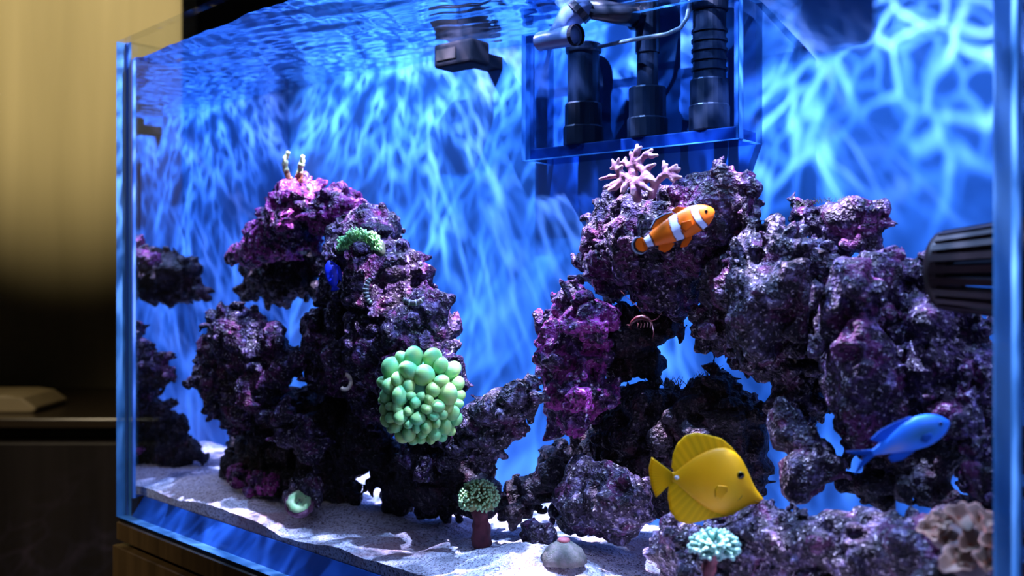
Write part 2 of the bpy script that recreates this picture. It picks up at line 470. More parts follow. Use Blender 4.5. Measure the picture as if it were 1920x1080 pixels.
cab = empty('aquarium_cabinet', W(LEN / 2, 0.17, 0), 'brown wooden cabinet carrying the aquarium', 'cabinet')
zc = Z_BOT - 0.007
part('cushion_mat', tbox(0.0, LEN, 0.004, 0.40, zc, Z_BOT - 0.0003, v1b=0.40), BOXF, M['black'], cab)
bevel_obj(part('top_board', tbox(0, LEN, 0, 0.43, zc - 0.022, zc), BOXF, M['wood'], cab), 0.001)
part('body', tbox(0.012, LEN - 0.012, 0.022, 0.43, 0.03, zc - 0.022), BOXF, M['black'], cab)
nd = 3
for k in range(nd):
    u0 = -0.004 + k * (LEN + 0.008) / nd
    bevel_obj(part('door', tbox(u0 + 0.001, u0 + (LEN + 0.008) / nd - 0.001, -0.004, 0.018, 0.05, zc - 0.029), BOXF, M['wood'], cab), 0.0015)
bevel_obj(part('side_panel', tbox(-0.003, 0.012, 0.02, 0.43, 0.0, zc - 0.029), BOXF, M['wood'], cab), 0.0015)

# lamp housing above the tank
hs = empty('lamp_bar', W(LEN / 2, 0.1, Z_WATER + 0.24), 'slim dark lamp bar hanging above the aquarium', 'lamp')
bevel_obj(part('housing', tbox(0.18, LEN - 0.08, 0.045, 0.155, Z_WATER + 0.24, Z_WATER + 0.265), BOXF, M['dark_plastic'], hs), 0.004)
for (u, v, h, pw, cone, sc) in LAMPS:
    Vv, Ff = lathe(W(u, v, Z_WATER + 0.234), [(0.022, 0.0), (0.028, 0.003), (0.03, 0.006)], 16)
    Ff = Ff[:-2] + [Ff[-1]]
    part('lamp_ring', Vv, Ff, M['dark_plastic'], hs)

# ------------------------------------------------------------------ noise and isosurfaces
RS = np.random.RandomState(7)
TAB = RS.rand(48, 48, 48).astype(np.float32) * 2 - 1
def vnoise(P, wl, off=0.0):
    q = P / wl + off
    i = np.floor(q).astype(np.int32); f = (q - i).astype(np.float32)
    f = f * f * (3 - 2 * f); i %= 48; j = (i + 1) % 48
    x0, y0, z0 = i.T; x1, y1, z1 = j.T; fx, fy, fz = f.T
    a = TAB[x0, y0, z0]; a = a + (TAB[x1, y0, z0] - a) * fx
    b = TAB[x0, y1, z0]; b = b + (TAB[x1, y1, z0] - b) * fx
    a = a + (b - a) * fy
    c = TAB[x0, y0, z1]; c = c + (TAB[x1, y0, z1] - c) * fx
    d = TAB[x0, y1, z1]; d = d + (TAB[x1, y1, z1] - d) * fx
    c = c + (d - c) * fy
    return a + (c - a) * fz

CORN = np.array([(x, y, z) for x in (0, 1) for y in (0, 1) for z in (0, 1)])
EDG = [(a, b) for a in range(8) for b in range(a + 1, 8) if np.abs(CORN[a] - CORN[b]).sum() == 1]
def surface_nets(D, org, h):
    s = D < 0
    c = np.zeros(tuple(n - 1 for n in D.shape), np.int8)
    for x, y, z in CORN:
        c += s[x:x + c.shape[0], y:y + c.shape[1], z:z + c.shape[2]]
    idx = np.argwhere((c > 0) & (c < 8))
    vals = np.stack([D[idx[:, 0] + x, idx[:, 1] + y, idx[:, 2] + z] for x, y, z in CORN], 1)
    acc = np.zeros((len(idx), 3)); cnt = np.zeros(len(idx))
    for a, b in EDG:
        va, vb = vals[:, a], vals[:, b]; m = (va < 0) != (vb < 0)
        t = np.where(m, va / np.where(m, va - vb, 1), 0)
        acc += np.where(m[:, None], CORN[a] + (CORN[b] - CORN[a]) * t[:, None], 0); cnt += m
    V = (idx + acc / cnt[:, None]) * h + org
    vid = np.full(c.shape, -1, np.int32); vid[tuple(idx.T)] = np.arange(len(idx))
    quads = []
    for ax in range(3):
        b, cc = (ax + 1) % 3, (ax + 2) % 3
        sl0 = [slice(1, -1)] * 3; sl1 = [slice(1, -1)] * 3
        sl0[ax] = slice(0, -1); sl1[ax] = slice(1, None)
        s0 = s[tuple(sl0)]; s1 = s[tuple(sl1)]
        for flip, m in ((False, s0 & ~s1), (True, ~s0 & s1)):
            e = np.argwhere(m)
            if not len(e): continue
            for k in (b, cc): e[:, k] += 1
            def g(db, dc):
                q = e.copy(); q[:, b] -= db; q[:, cc] -= dc
                return vid[q[:, 0], q[:, 1], q[:, 2]]
            Q = np.stack([g(1, 1), g(0, 1), g(0, 0), g(1, 0)], 1)
            quads.append(Q[:, ::-1] if flip else Q)
    Q = np.concatenate(quads); Q = Q[(Q >= 0).all(1)]
    return V, Q
def np_mesh(name, V, Q):
    me = bpy.data.meshes.new(name)
    me.vertices.add(len(V)); me.vertices.foreach_set('co', np.asarray(V, np.float32).ravel())
    me.loops.add(Q.size); me.loops.foreach_set('vertex_index', Q.astype(np.int32).ravel())
    me.polygons.add(len(Q)); me.polygons.foreach_set('loop_start', np.arange(0, Q.size, 4, dtype=np.int32))
    me.polygons.foreach_set('use_smooth', np.ones(len(Q), bool))
    me.update(calc_edges=True); me.validate()
    return me
def smin(a, b, k):
    hh = np.clip(0.5 + 0.5 * (b - a) / k, 0, 1)
    return b + (a - b) * hh - k * hh * (1 - hh)
def field(blobs, h, k, margin):
    """blobs: (centre, radius) or (a, b, ra, rb) capsules"""
    lo = np.full(3, 1e9); hi = -lo
    for bl in blobs:
        if len(bl) == 2: pts = [bl[0]]; r = bl[1]
        else: pts = [bl[0], bl[1]]; r = max(bl[2], bl[3])
        for p in pts:
            lo = np.minimum(lo, np.array(p) - r); hi = np.maximum(hi, np.array(p) + r)
    lo -= margin; hi += margin
    n = np.ceil((hi - lo) / h).astype(int) + 1
    D = np.full(n, margin * 1.5 + 0.01, np.float32)
    for bl in blobs:
        if len(bl) == 2: a = b = np.array(bl[0]); ra = rb = bl[1]
        else: a, b, ra, rb = np.array(bl[0]), np.array(bl[1]), bl[2], bl[3]
        r = max(ra, rb) + margin
        i0 = np.maximum(np.floor((np.minimum(a, b) - r - lo) / h).astype(int), 0)
        i1 = np.minimum(np.ceil((np.maximum(a, b) + r - lo) / h).astype(int) + 1, n)
        X, Y, Z = [(lo[q] + h * np.arange(i0[q], i1[q])).astype(np.float32) for q in range(3)]
        X = X[:, None, None]; Y = Y[None, :, None]; Z = Z[None, None, :]
        if a is b:
            d = np.sqrt((X - a[0]) ** 2 + (Y - a[1]) ** 2 + (Z - a[2]) ** 2) - ra
        else:
            ab = b - a; L2 = ab @ ab
            t = np.clip(((X - a[0]) * ab[0] + (Y - a[1]) * ab[1] + (Z - a[2]) * ab[2]) / L2, 0, 1)
            d = np.sqrt((X - a[0] - ab[0] * t) ** 2 + (Y - a[1] - ab[1] * t) ** 2 + (Z - a[2] - ab[2] * t) ** 2) - (ra + (rb - ra) * t)
        sl = tuple(slice(i0[q], i1[q]) for q in range(3))
        D[sl] = smin(D[sl], d.astype(np.float32), k)
    return D, lo
def inside_dist(P, poly):
    """signed distance in pixels, positive inside"""
    A = np.array(poly, float); B = np.roll(A, -1, 0)
    d = np.full(len(P), 1e9); ins = np.zeros(len(P), bool)
    for a, b in zip(A, B):
        ab = b - a; t = np.clip(((P - a) @ ab) / (ab @ ab), 0, 1)
        d = np.minimum(d, np.linalg.norm(P - a - t[:, None] * ab, axis=1))
        c = (a[1] > P[:, 1]) != (b[1] > P[:, 1])
        with np.errstate(divide='ignore', invalid='ignore'):
            xi = a[0] + (P[:, 1] - a[1]) / (b[1] - a[1]) * ab[0]
        ins ^= c & (P[:, 0] < xi)
    return np.where(ins, d, -d)
def rock_blobs(poly, v, thick, step=9, rmax=0.03, shrink=4, seed=0, lean=0.0):
    rs = np.random.RandomState(seed)
    A = np.array(poly, float); lo = A.min(0); hi = A.max(0)
    gx, gy = np.meshgrid(np.arange(lo[0], hi[0], step), np.arange(lo[1], hi[1], step))
    P = np.stack([gx.ravel(), gy.ravel()], 1) + rs.uniform(-step * .4, step * .4, (gx.size, 2))
    e = inside_dist(P, poly) - shrink; P = P[e > 2.0]; e = e[e > 2.0]
    out = []
    for (x, y), d in zip(P, e):
        c = at(x, y, v); m = mpp(c)
        r = min(d * m, rmax) * rs.uniform(0.75, 1.0)
        room = max(thick * min(1.0, d * m / (thick * 0.8)) - r, 0)
        dy = rs.uniform(-1, 1) * room + lean * (y - A[:, 1].mean()) * m
        s = 1 + dy / c.y
        p = np.array([c.x * s, c.y * s, ZE + (c.z - ZE) * s])
        out.append((p, max(r, 0.0022)))
    return out
def rock(name, polys, mat, label, h=0.0018, amp=(0.011, 0.0075, 0.0036), wl=(0.034, 0.0145, 0.0068), pits=0.011, seed=0, k=0.006, extra=None, group='live rock in the reef', parent=None):
    bl = []
    for i, pl in enumerate(polys):
        kw = dict(pl[3]) if len(pl) > 3 else {}
        bl += rock_blobs(pl[0], pl[1], pl[2], seed=seed * 31 + i, **kw)
    if extra: bl += extra
    D, lo = field(bl, h, k, 0.016)
    band = np.argwhere(np.abs(D) < 0.02)
    P = band * h + lo
    o = seed * 5.31
    d = D[tuple(band.T)]
    n0 = np.abs(vnoise(P, wl[0], o)); Pw = P + 0.004 * np.stack([vnoise(P, 0.02, o + 9), vnoise(P, 0.02, o + 19), vnoise(P, 0.02, o + 29)], 1)
    n1 = np.abs(vnoise(Pw, wl[1], o + 3)); n2 = np.abs(vnoise(Pw, wl[2], o + 7))
    d = d - amp[0] * (n0 - 0.35) * 1.6 - amp[1] * (n1 - 0.30) * 1.8 - amp[2] * (n2 - 0.3) * 1.8
    if pits:
        q = vnoise(P, 0.017, o + 13)
        d = d + pits * np.clip((q - 0.38) / 0.3, 0, 1)
    D = D.copy(); D[tuple(band.T)] = d
    D[0] = D[-1] = 0.01; D[:, 0] = D[:, -1] = 0.01; D[:, :, 0] = D[:, :, -1] = 0.01
    V, Q = surface_nets(D, lo, h)
    # keep the large pieces only
    V, Q = largest(V, Q)
    org = np.array([V[:, 0].mean(), V[:, 1].mean(), V[:, 2].min()])
    me = np_mesh(name, V - org, Q)
    ob = link(name, me, mat, parent, Vector(org))
    if parent is None: tag(ob, label, 'rock', group)
    return ob
def largest(V, Q, keep=0.02):
    lab = np.arange(len(V))
    while True:
        m = lab[Q].min(1); new = lab.copy()
        for c in range(4): np.minimum.at(new, Q[:, c], m)
        new = new[new]; new = new[new]
        if (new == lab).all(): break
        lab = new
    u, inv, cnt = np.unique(lab, return_inverse=True, return_counts=True)
    ok = (cnt == cnt.max())[inv]
    Q = Q[ok[Q].all(1)]; mp = np.cumsum(ok) - 1
    return V[ok], mp[Q]
def organic(name, blobs, h, k, mat, parent=None, noise=None, cols=None, org=None):
    D, lo = field(blobs, h, k, max(4 * h, 0.004))
    if noise:
        band = np.argwhere(np.abs(D) < 0.008); P = band * h + lo
        D[tuple(band.T)] -= noise[0] * np.abs(vnoise(P, noise[1], 2.2))
    V, Q = surface_nets(D, lo, h)
    if org is None: org = np.array([V[:, 0].mean(), V[:, 1].mean(), V[:, 2].min()])
    org = np.array(org, float)
    me = np_mesh(name, V - org, Q)
    if cols is not None:
        c = cols(V); a = me.color_attributes.new('Col', 'FLOAT_COLOR', 'POINT')
        a.data.foreach_set('color', np.concatenate([c, np.ones((len(c), 1))], 1).astype(np.float32).ravel())
    return link(name, me, mat, parent, Vector(org))

# ------------------------------------------------------------------ water
def wave(u, v):
    return 0.55 * (0.0016 * math.sin(u * 61 + 2.1 * math.sin(v * 37)) + 0.0013 * math.sin(v * 88 - u * 43 + 1.0)
            + 0.0008 * math.sin(u * 170 + v * 120 + 2 * math.sin(u * 35)) + 0.0005 * math.sin(v * 260 - u * 95))
e = 0.0006
nu, nv = 240, 80
V = []; Fc = []; mi = []
for i in range(nu + 1):
    u = GT + e + (LEN - 2 * GT - 2 * e) * i / nu
    for j in range(nv + 1):
        f = j / nv; k = 1 - i / nu
        v = GT + e + (vback(u + SLANT * 0.26 * k) - GT - 2 * e) * f
        w = u + SLANT * v * k
        V.append(W(w, v, Z_WATER + wave(w, v)))
for i in range(nu):
    for j in range(nv):
        a = i * (nv + 1) + j
        Fc.append((a, a + nv + 1, a + nv + 2, a + 1)); mi.append(0)
def strip(line, mat):
    b = len(V)
    for p in line: V.append(Vector((p.x, p.y, Z_BASE + 0.0005)))
    ids = list(range(len(V), len(V) + len(line)))
    for p in line: V.append(Vector(p))
    for q in range(len(line) - 1):
        Fc.append((b + q, b + q + 1, ids[q + 1], ids[q])); mi.append(mat)
line_ids = [i * (nv + 1) for i in range(nu + 1)]; strip([V[i] for i in line_ids], 1)
line_ids = [j for j in range(nv + 1)]; strip([V[i] for i in line_ids], 2)
line_ids = [nu * (nv + 1) + j for j in range(nv + 1)]; strip([V[i] for i in line_ids], 2)
me = mesh('water', V, Fc, True, W(LEN / 2, 0.15, Z_BASE), mats=mi)
tag(link('water', me, [M['water_top'], M['water_front'], M['side_mirror']], None, W(LEN / 2, 0.15, Z_BASE)),
    'clear water filling the aquarium with a rippled surface', 'water', kind='stuff')

# ------------------------------------------------------------------ sand
fr = []
for px, py in ((234, 898), (294, 918), (340, 944), (419, 956), (481, 981), (528, 1010), (637, 1027), (778, 1071)):
    p = at(px, py, GT + 0.018); fr.append(((np.array([p.x, p.y]) - O2) @ UX, p.z))
fu = [f[0] for f in fr] + [LEN]; fz = [f[1] for f in fr] + [Z_SAND]
nu, nv = 420, 150
UU = np.linspace(GT + 0.0005, LEN - GT - 0.0005, nu + 1)[:, None] * np.ones((1, nv + 1))
TT = np.linspace(0, 1, nv + 1)[None, :] * np.ones((nu + 1, 1))
V0 = GT + 0.0175
KK = 1 - (UU - UU.min()) / (UU.max() - UU.min())
VV = V0 + (vback(UU + SLANT * 0.26 * KK) - V0 - 0.0005) * TT
UU = UU + SLANT * VV * KK
fz_u = np.interp(UU, fu, fz)
sm = np.clip((VV - V0) / 0.12, 0, 1); sm = sm * sm * (3 - 2 * sm)
ZZ = fz_u + (Z_SAND - 0.004 - fz_u) * sm
P = np.stack([UU.ravel(), VV.ravel(), np.zeros(UU.size)], 1)
nz = 0.010 * vnoise(P, 0.11, 4.1) + 0.0055 * vnoise(P, 0.045, 8.2) + 0.002 * vnoise(P, 0.014, 1.2) + 0.0009 * vnoise(P, 0.005, 5.2)
ZZ = ZZ + nz.reshape(ZZ.shape) * (0.35 + 0.65 * np.minimum(1, sm * 2))
def mound(px, py, v, hgt, ru, rv):
    global ZZ
    p = at(px, py, v); q = np.array([p.x, p.y]) - O2; u0, v0 = q @ UX, q @ VX
    ZZ = ZZ + hgt * np.exp(-((UU - u0) / ru) ** 2 - ((VV - v0) / rv) ** 2)
mound(400, 905, 0.06, 0.016, 0.07, 0.03)
mound(930, 1010, 0.10, 0.010, 0.10, 0.04)
ZZ = np.maximum(ZZ, Z_BASE + 0.003)
XY = O2 + UU[..., None] * UX + VV[..., None] * VX
top = np.concatenate([XY, ZZ[..., None]], -1).reshape(-1, 3)
idx = np.arange(top.shape[0]).reshape(nu + 1, nv + 1)
Q = np.stack([idx[:-1, :-1], idx[1:, :-1], idx[1:, 1:], idx[:-1, 1:]], -1).reshape(-1, 4)
rimv = np.concatenate([XY[:, 0], ZZ[:, 0:1]], -1); ri = np.arange(nu + 1) + len(top) + nu + 1
low = np.concatenate([XY[:, 0], np.full((nu + 1, 1), Z_BASE + 0.0004)], -1)
li = np.arange(nu + 1) + len(top)
Q2 = np.stack([li[:-1], li[1:], ri[1:], ri[:-1]], -1)
VS = np.concatenate([top, low, rimv]); org = np.array(W(LEN / 2, 0.15, Z_BASE))
def sand_mat():
    m, nt, N, L = new_mat('coral_sand')
    b = N['Principled BSDF']; b.inputs['Roughness'].default_value = 0.85; b.inputs['Specular IOR Level'].default_value = 0.2
    g = N.new('ShaderNodeNewGeometry')
    def noise(s, d):
        n = N.new('ShaderNodeTexNoise'); n.inputs['Scale'].default_value = s; n.inputs['Detail'].default_value = d
        L.new(g.outputs['Position'], n.inputs['Vector']); return n.outputs['Fac']
    vo = N.new('ShaderNodeTexVoronoi'); vo.inputs['Scale'].default_value = 620; L.new(g.outputs['Position'], vo.inputs['Vector'])
    sp = N.new('ShaderNodeSeparateColor'); L.new(vo.outputs['Color'], sp.inputs[0])
    cr = N.new('ShaderNodeValToRGB'); els = cr.color_ramp.elements
    els[0].color = (0.16, 0.13, 0.17, 1); els[0].position = 0.0; els[1].color = (0.96, 0.92, 1.0, 1); els[1].position = 1.0
    e1 = els.new(0.22); e1.color = (0.52, 0.48, 0.58, 1); e1 = els.new(0.4); e1.color = (0.84, 0.80, 0.90, 1)
    L.new(sp.outputs[0], cr.inputs[0])
    r = N.new('ShaderNodeMapRange'); r.inputs['From Min'].default_value = 0.52; r.inputs['From Max'].default_value = 0.64; r.inputs['To Max'].default_value = 0.6
    L.new(noise(11, 5), r.inputs['Value'])
    mx = N.new('ShaderNodeMix'); mx.data_type = 'RGBA'; L.new(r.outputs[0], mx.inputs['Factor']); L.new(cr.outputs[0], mx.inputs['A']); mx.inputs['B'].default_value = (0.55, 0.28, 0.26, 1)
    L.new(mx.outputs['Result'], b.inputs['Base Color'])
    bp = N.new('ShaderNodeBump'); bp.inputs['Strength'].default_value = 0.7; bp.inputs['Distance'].default_value = 0.0015
    L.new(vo.outputs['Distance'], bp.inputs['Height']); L.new(bp.outputs[0], b.inputs['Normal'])
    return m
M['sand'] = sand_mat()
tag(link('sand_bed', np_mesh('sand_bed', VS - org, np.concatenate([Q, Q2])), M['sand'], None, Vector(org)),
    'pale lavender coral sand bed sloping along the front pane', 'sand', kind='stuff')

# ------------------------------------------------------------------ live rock
D_ = (0.035, 0.016, 0.034)
M['rock_pink'] = rock_mat('live_rock_magenta', [(0.0077, 0.0033, 0.0123), (0.0251, 0.0065, 0.0423), (0.0696, 0.0194, 0.1098), (0.2436, 0.1550, 0.4250)], (0.30, 0.030, 0.24), 0.62, (0.570, 0.475, 0.589), 1.0)
M['rock_purple'] = rock_mat('live_rock_purple', [(0.0058, 0.0033, 0.0100), (0.0160, 0.0071, 0.0273), (0.0439, 0.0212, 0.0798), (0.2031, 0.1611, 0.3643)], (0.112, 0.019, 0.098), 0.30, (0.494, 0.456, 0.532), 2.0)
M['rock_grey'] = rock_mat('live_rock_grey', [(0.0064, 0.0047, 0.0100), (0.0188, 0.0124, 0.0280), (0.0588, 0.0454, 0.0934), (0.2436, 0.2196, 0.4048)], (0.098, 0.022, 0.083), 0.22, (0.551, 0.522, 0.570), 3.0)
M['rock_shaded'] = rock_mat('live_rock_shaded', [(0.0037, 0.0030, 0.0053), (0.0090, 0.0060, 0.0123), (0.0187, 0.0126, 0.0262), (0.0477, 0.0386, 0.0708)], (0.040, 0.012, 0.024), 0.2, (0.190, 0.171, 0.190), 4.0)  # darker copy for rocks in caves and under overhangs, shade put into the pigments

P_ = {}
P_['R1a'] = [(496,345),(503,336),(533,336),(570,345),(599,358),(614,338),(633,332),(655,347),(681,369),(700,380),(730,420),(700,436),(655,440),(615,455),(590,482),(560,472),(520,478),(490,495),(468,505),(451,510),(438,491),(431,503),(419,478),(429,465),(462,434),(488,401),(499,367)]
P_['R1b'] = [(470,470),(560,450),(650,430),(625,470),(610,540),(577,555),(555,571),(533,574),(503,582),(488,568),(455,572),(440,573),(440,553),(460,519)]
P_['R2'] = [(640,400),(690,378),(710,390),(736,423),(755,460),(788,482),(799,519),(807,538),(833,567),(838,593),(855,638),(858,670),(870,715),(860,760),(800,800),(700,800),(640,760),(600,730),(562,680),(566,616),(564,590),(592,575),(596,519),(599,482),(615,440)]
P_['R3'] = [(375,622),(396,601),(447,578),(466,575),(499,590),(525,619),(547,649),(570,674),(571,695),(560,720),(540,760),(500,800),(470,806),(430,798),(407,785),(388,756),(370,752),(353,726),(355,700),(377,667)]
P_['R4'] = [(435,800),(470,785),(530,720),(600,715),(660,740),(720,780),(735,850),(700,862),(680,875),(683,925),(700,950),(600,955),(520,940),(440,905),(415,890),(418,850),(435,822)]
P_['R5'] = [(494,778),(518,759),(547,761),(570,785),(599,811),(616,837),(599,859),(577,870),(551,856),(547,830),(518,811)]
P_['R5b'] = [(584,759),(621,757),(648,775),(657,800),(636,832),(607,817),(590,790)]
P_['R6'] = [(392,881),(433,859),(470,868),(499,881),(533,893),(525,926),(488,933),(433,910),(398,898)]
P_['R7'] = [(547,896),(577,883),(605,893),(611,926),(598,955),(544,956),(527,935)]
P_['R8'] = [(700,835),(745,818),(850,785),(905,815),(935,855),(925,890),(945,960),(840,968),(780,960),(720,955),(699,930),(703,880)]
P_['R8b'] = [(718,862),(740,850),(766,858),(768,890),(750,912),(728,905)]
P_['R8c'] = [(773,855),(788,848),(801,858),(800,905),(785,914),(774,903)]
P_['R9'] = [(992,708),(970,714),(951,730),(923,736),(894,724),(879,736),(876,761),(831,802),(806,843),(800,862),(831,868),(879,862),(907,872),(923,865),(938,843),(957,831),(983,809),(1001,783),(1016,755),(1013,717)]
P_['M1'] = [(1079,442),(1083,421),(1103,401),(1110,373),(1134,358),(1172,363),(1220,363),(1233,356),(1254,342),(1278,349),(1319,342),(1340,332),(1343,312),(1360,301),(1394,312),(1408,329),(1422,356),(1422,380),(1405,408),(1391,421),(1385,442),(1370,465),(1330,488),(1320,520),(1312,548),(1298,577),(1278,588),(1254,581),(1220,581),(1188,567),(1177,534),(1166,551),(1144,562),(1117,557),(1086,540),(1072,524),(1083,486)]
P_['M2a'] = [(1039,556),(1055,528),(1085,540),(1130,552),(1165,575),(1160,620),(1130,650),(1125,690),(1168,725),(1173,752),(1134,780),(1115,798),(1074,801),(1042,831),(1030,844),(1003,818),(1005,780),(1014,749),(1017,720),(992,705),(1006,664),(1012,620),(1018,595),(1021,576)]
P_['M2b'] = [(1110,570),(1171,572),(1220,580),(1263,580),(1277,604),(1258,651),(1236,664),(1238,680),(1225,700),(1197,704),(1178,692),(1150,720),(1110,690)]
P_['M3'] = [(1100,790),(1160,722),(1190,718),(1219,711),(1250,716),(1278,724),(1310,705),(1345,690),(1380,700),(1420,745),(1440,820),(1438,880),(1400,950),(1300,960),(1230,960),(1150,890),(1080,880),(1030,890),(985,900),(948,898),(973,853),(1001,843),(1035,830),(1074,795)]
P_['M4'] = [(939,908),(948,899),(984,895),(1007,884),(1043,861),(1057,873),(1052,910),(1030,953),(1000,975),(975,995),(966,1012),(942,1008),(935,967),(933,938)]
P_['M5'] = [(1061,870),(1081,852),(1111,852),(1135,861),(1179,884),(1197,899),(1217,887),(1228,914),(1222,973),(1190,1000),(1161,1014),(1132,1010),(1096,1000),(1060,995),(1025,983),(1017,964),(1037,938),(1052,908)]
P_['M6'] = [(975,979),(990,967),(1013,968),(1037,983),(1052,1006),(1028,1029),(996,1025),(969,1010)]
P_['M7'] = [(1155,830),(1162,806),(1180,798),(1200,812),(1207,838),(1190,858),(1166,856)]
P_['M8'] = [(1207,822),(1218,800),(1238,795),(1256,808),(1261,832),(1245,852),(1220,850)]
P_['T1a'] = [(1377,440),(1397,414),(1428,406),(1474,418),(1540,430),(1575,480),(1580,600),(1560,720),(1540,790),(1500,800),(1465,770),(1430,730),(1400,705),(1369,690),(1338,676),(1311,663),(1315,635),(1338,612),(1331,597),(1303,585),(1301,558),(1327,534),(1313,500),(1330,480),(1360,462)]
P_['T1b'] = [(1545,560),(1565,500),(1600,478),(1640,490),(1660,540),(1650,580),(1662,620),(1680,700),(1690,790),(1680,860),(1600,862),(1568,830),(1560,760),(1545,690),(1535,620),(1552,590)]
P_['T1c'] = [(1600,470),(1677,468),(1708,495),(1739,472),(1762,476),(1770,515),(1778,573),(1824,589),(1867,604),(1871,628),(1844,647),(1859,670),(1863,713),(1890,748),(1915,800),(1915,930),(1830,900),(1780,860),(1700,870),(1620,840),(1600,700)]
P_['T2'] = [(1476,412),(1482,390),(1490,374),(1520,376),(1552,369),(1610,374),(1642,394),(1680,408),(1688,429),(1661,446),(1657,470),(1614,480),(1550,470),(1500,440)]
P_['T3'] = [(1440,774),(1462,762),(1485,779),(1502,804),(1530,806),(1555,830),(1588,862),(1590,895),(1575,907),(1530,926),(1485,944),(1466,927),(1464,897),(1477,856),(1453,845),(1442,807)]
P_['T4'] = [(1594,890),(1640,850),(1687,850),(1755,828),(1800,836),(1806,852),(1790,879),(1817,920),(1822,942),(1762,958),(1705,963),(1699,931),(1627,916),(1582,909)]
P_['T5'] = [(1786,752),(1820,742),(1858,775),(1868,850),(1872,900),(1905,940),(1905,1010),(1850,1000),(1815,930),(1795,850)]
P_['T6'] = [(1219,1021),(1237,987),(1275,978),(1331,972),(1376,957),(1410,944),(1477,940),(1500,952),(1537,970),(1575,965),(1650,963),(1725,967),(1800,985),(1915,1000),(1915,1110),(1500,1110),(1300,1105),(1232,1070)]
P_['T7'] = [(1712,1072),(1740,1062),(1790,1064),(1815,1085),(1800,1100),(1720,1100)]
P_['T8'] = [(1255,1075),(1275,1062),(1300,1066),(1320,1082),(1300,1095),(1260,1092)]

K = dict
rock('live_rock', [(P_['R1a'], 0.105, 0.05, K(lean=-0.15))], M['rock_pink'], 'magenta-crusted overhanging rock crowning the tall pile near the side pane', seed=1)
rock('live_rock', [(P_['R1b'], 0.155, 0.035)], M['rock_shaded'], 'dark shaded rock wall underneath the magenta overhang', seed=31, h=0.0024)
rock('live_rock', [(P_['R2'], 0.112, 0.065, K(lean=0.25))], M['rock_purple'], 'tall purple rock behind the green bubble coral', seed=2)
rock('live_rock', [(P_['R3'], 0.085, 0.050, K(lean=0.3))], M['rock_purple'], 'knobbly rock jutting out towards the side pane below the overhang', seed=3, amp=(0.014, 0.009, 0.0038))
rock('live_rock', [(P_['R4'], 0.135, 0.035)], M['rock_shaded'], 'dark shaded rock at the foot of the pile with the overhang', seed=4, h=0.0026)
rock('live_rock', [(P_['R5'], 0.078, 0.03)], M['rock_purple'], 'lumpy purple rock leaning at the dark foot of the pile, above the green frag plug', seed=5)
rock('live_rock', [(P_['R5b'], 0.11, 0.025)], M['rock_shaded'], 'small dim rock tucked under the worm tube', seed=6)
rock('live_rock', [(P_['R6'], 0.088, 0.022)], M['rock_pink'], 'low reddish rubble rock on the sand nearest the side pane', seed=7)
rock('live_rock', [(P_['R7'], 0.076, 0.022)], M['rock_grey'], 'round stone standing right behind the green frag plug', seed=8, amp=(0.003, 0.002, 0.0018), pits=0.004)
rock('live_rock', [(P_['R8'], 0.165, 0.045)], M['rock_shaded'], 'dark rock under the diagonal ledge, behind the frogspawn coral', seed=9, h=0.0026)
rock('live_rock', [(P_['R8b'], 0.095, 0.015)], M['rock_purple'], 'small hanging knob of rock below the bubble coral', seed=10)
rock('live_rock', [(P_['R8c'], 0.095, 0.010)], M['rock_purple'], 'finger-shaped rock stub below the bubble coral', seed=11, amp=(0.004, 0.003, 0.002), pits=0.004)
rock('live_rock', [(P_['R9'], 0.118, 0.04, K(lean=0.3))], M['rock_grey'], 'diagonal ledge rock bridging the bubble coral and the purple column', seed=12, amp=(0.009, 0.0065, 0.003))
rock('live_rock', [(P_['M1'], 0.205, 0.055, K(lean=0.35))], M['rock_purple'], 'upper arch rock behind the clownfish, carrying the pink branching coral', seed=13, amp=(0.011, 0.008, 0.0038))
rock('live_rock', [(P_['M2a'], 0.175, 0.045)], M['rock_pink'], 'purple column rock holding up the arch', seed=14, amp=(0.011, 0.008, 0.0038))
rock('live_rock', [(P_['M2b'], 0.225, 0.04)], M['rock_shaded'], 'dark rock in the shade right under the arch, behind the shrimp', seed=32, h=0.0024)
rock('live_rock', [(P_['M3'], 0.235, 0.05)], M['rock_shaded'], 'large dark rock in the cave behind the yellow fish', seed=15, h=0.0028)
rock('live_rock', [(P_['M4'], 0.18, 0.03)], M['rock_shaded'], 'upright dim rock between the frogspawn coral and the big boulder', seed=16)
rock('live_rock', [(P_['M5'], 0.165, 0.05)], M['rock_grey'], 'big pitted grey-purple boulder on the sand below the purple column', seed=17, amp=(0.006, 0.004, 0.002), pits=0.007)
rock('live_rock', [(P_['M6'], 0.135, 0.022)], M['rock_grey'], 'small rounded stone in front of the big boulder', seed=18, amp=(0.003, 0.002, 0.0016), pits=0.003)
rock('live_rock', [(P_['M7'], 0.195, 0.018)], M['rock_shaded'], 'dim lump in the cave, farther from the yellow fish', seed=19, amp=(0.004, 0.003, 0.0018), pits=0.003)
rock('live_rock', [(P_['M8'], 0.19, 0.018)], M['rock_shaded'], 'rounded dim lump in the cave just above the yellow tail', seed=20, amp=(0.002, 0.002, 0.0018), pits=0.002)
rock('live_rock', [(P_['T1a'], 0.21, 0.06, K(lean=0.3))], M['rock_grey'], 'craggy pale-topped rock between the clownfish and the central ridge', seed=21, amp=(0.014, 0.009, 0.0038))
rock('live_rock', [(P_['T1b'], 0.165, 0.045, K(lean=0.2))], M['rock_purple'], 'tall purple ridge rock in the middle of the large pile', seed=22, amp=(0.009, 0.005, 0.0024))
rock('live_rock', [(P_['T1c'], 0.22, 0.06, K(lean=0.4))], M['rock_purple'], 'broad dark purple rock below the wave pump', seed=23, amp=(0.014, 0.009, 0.0038))
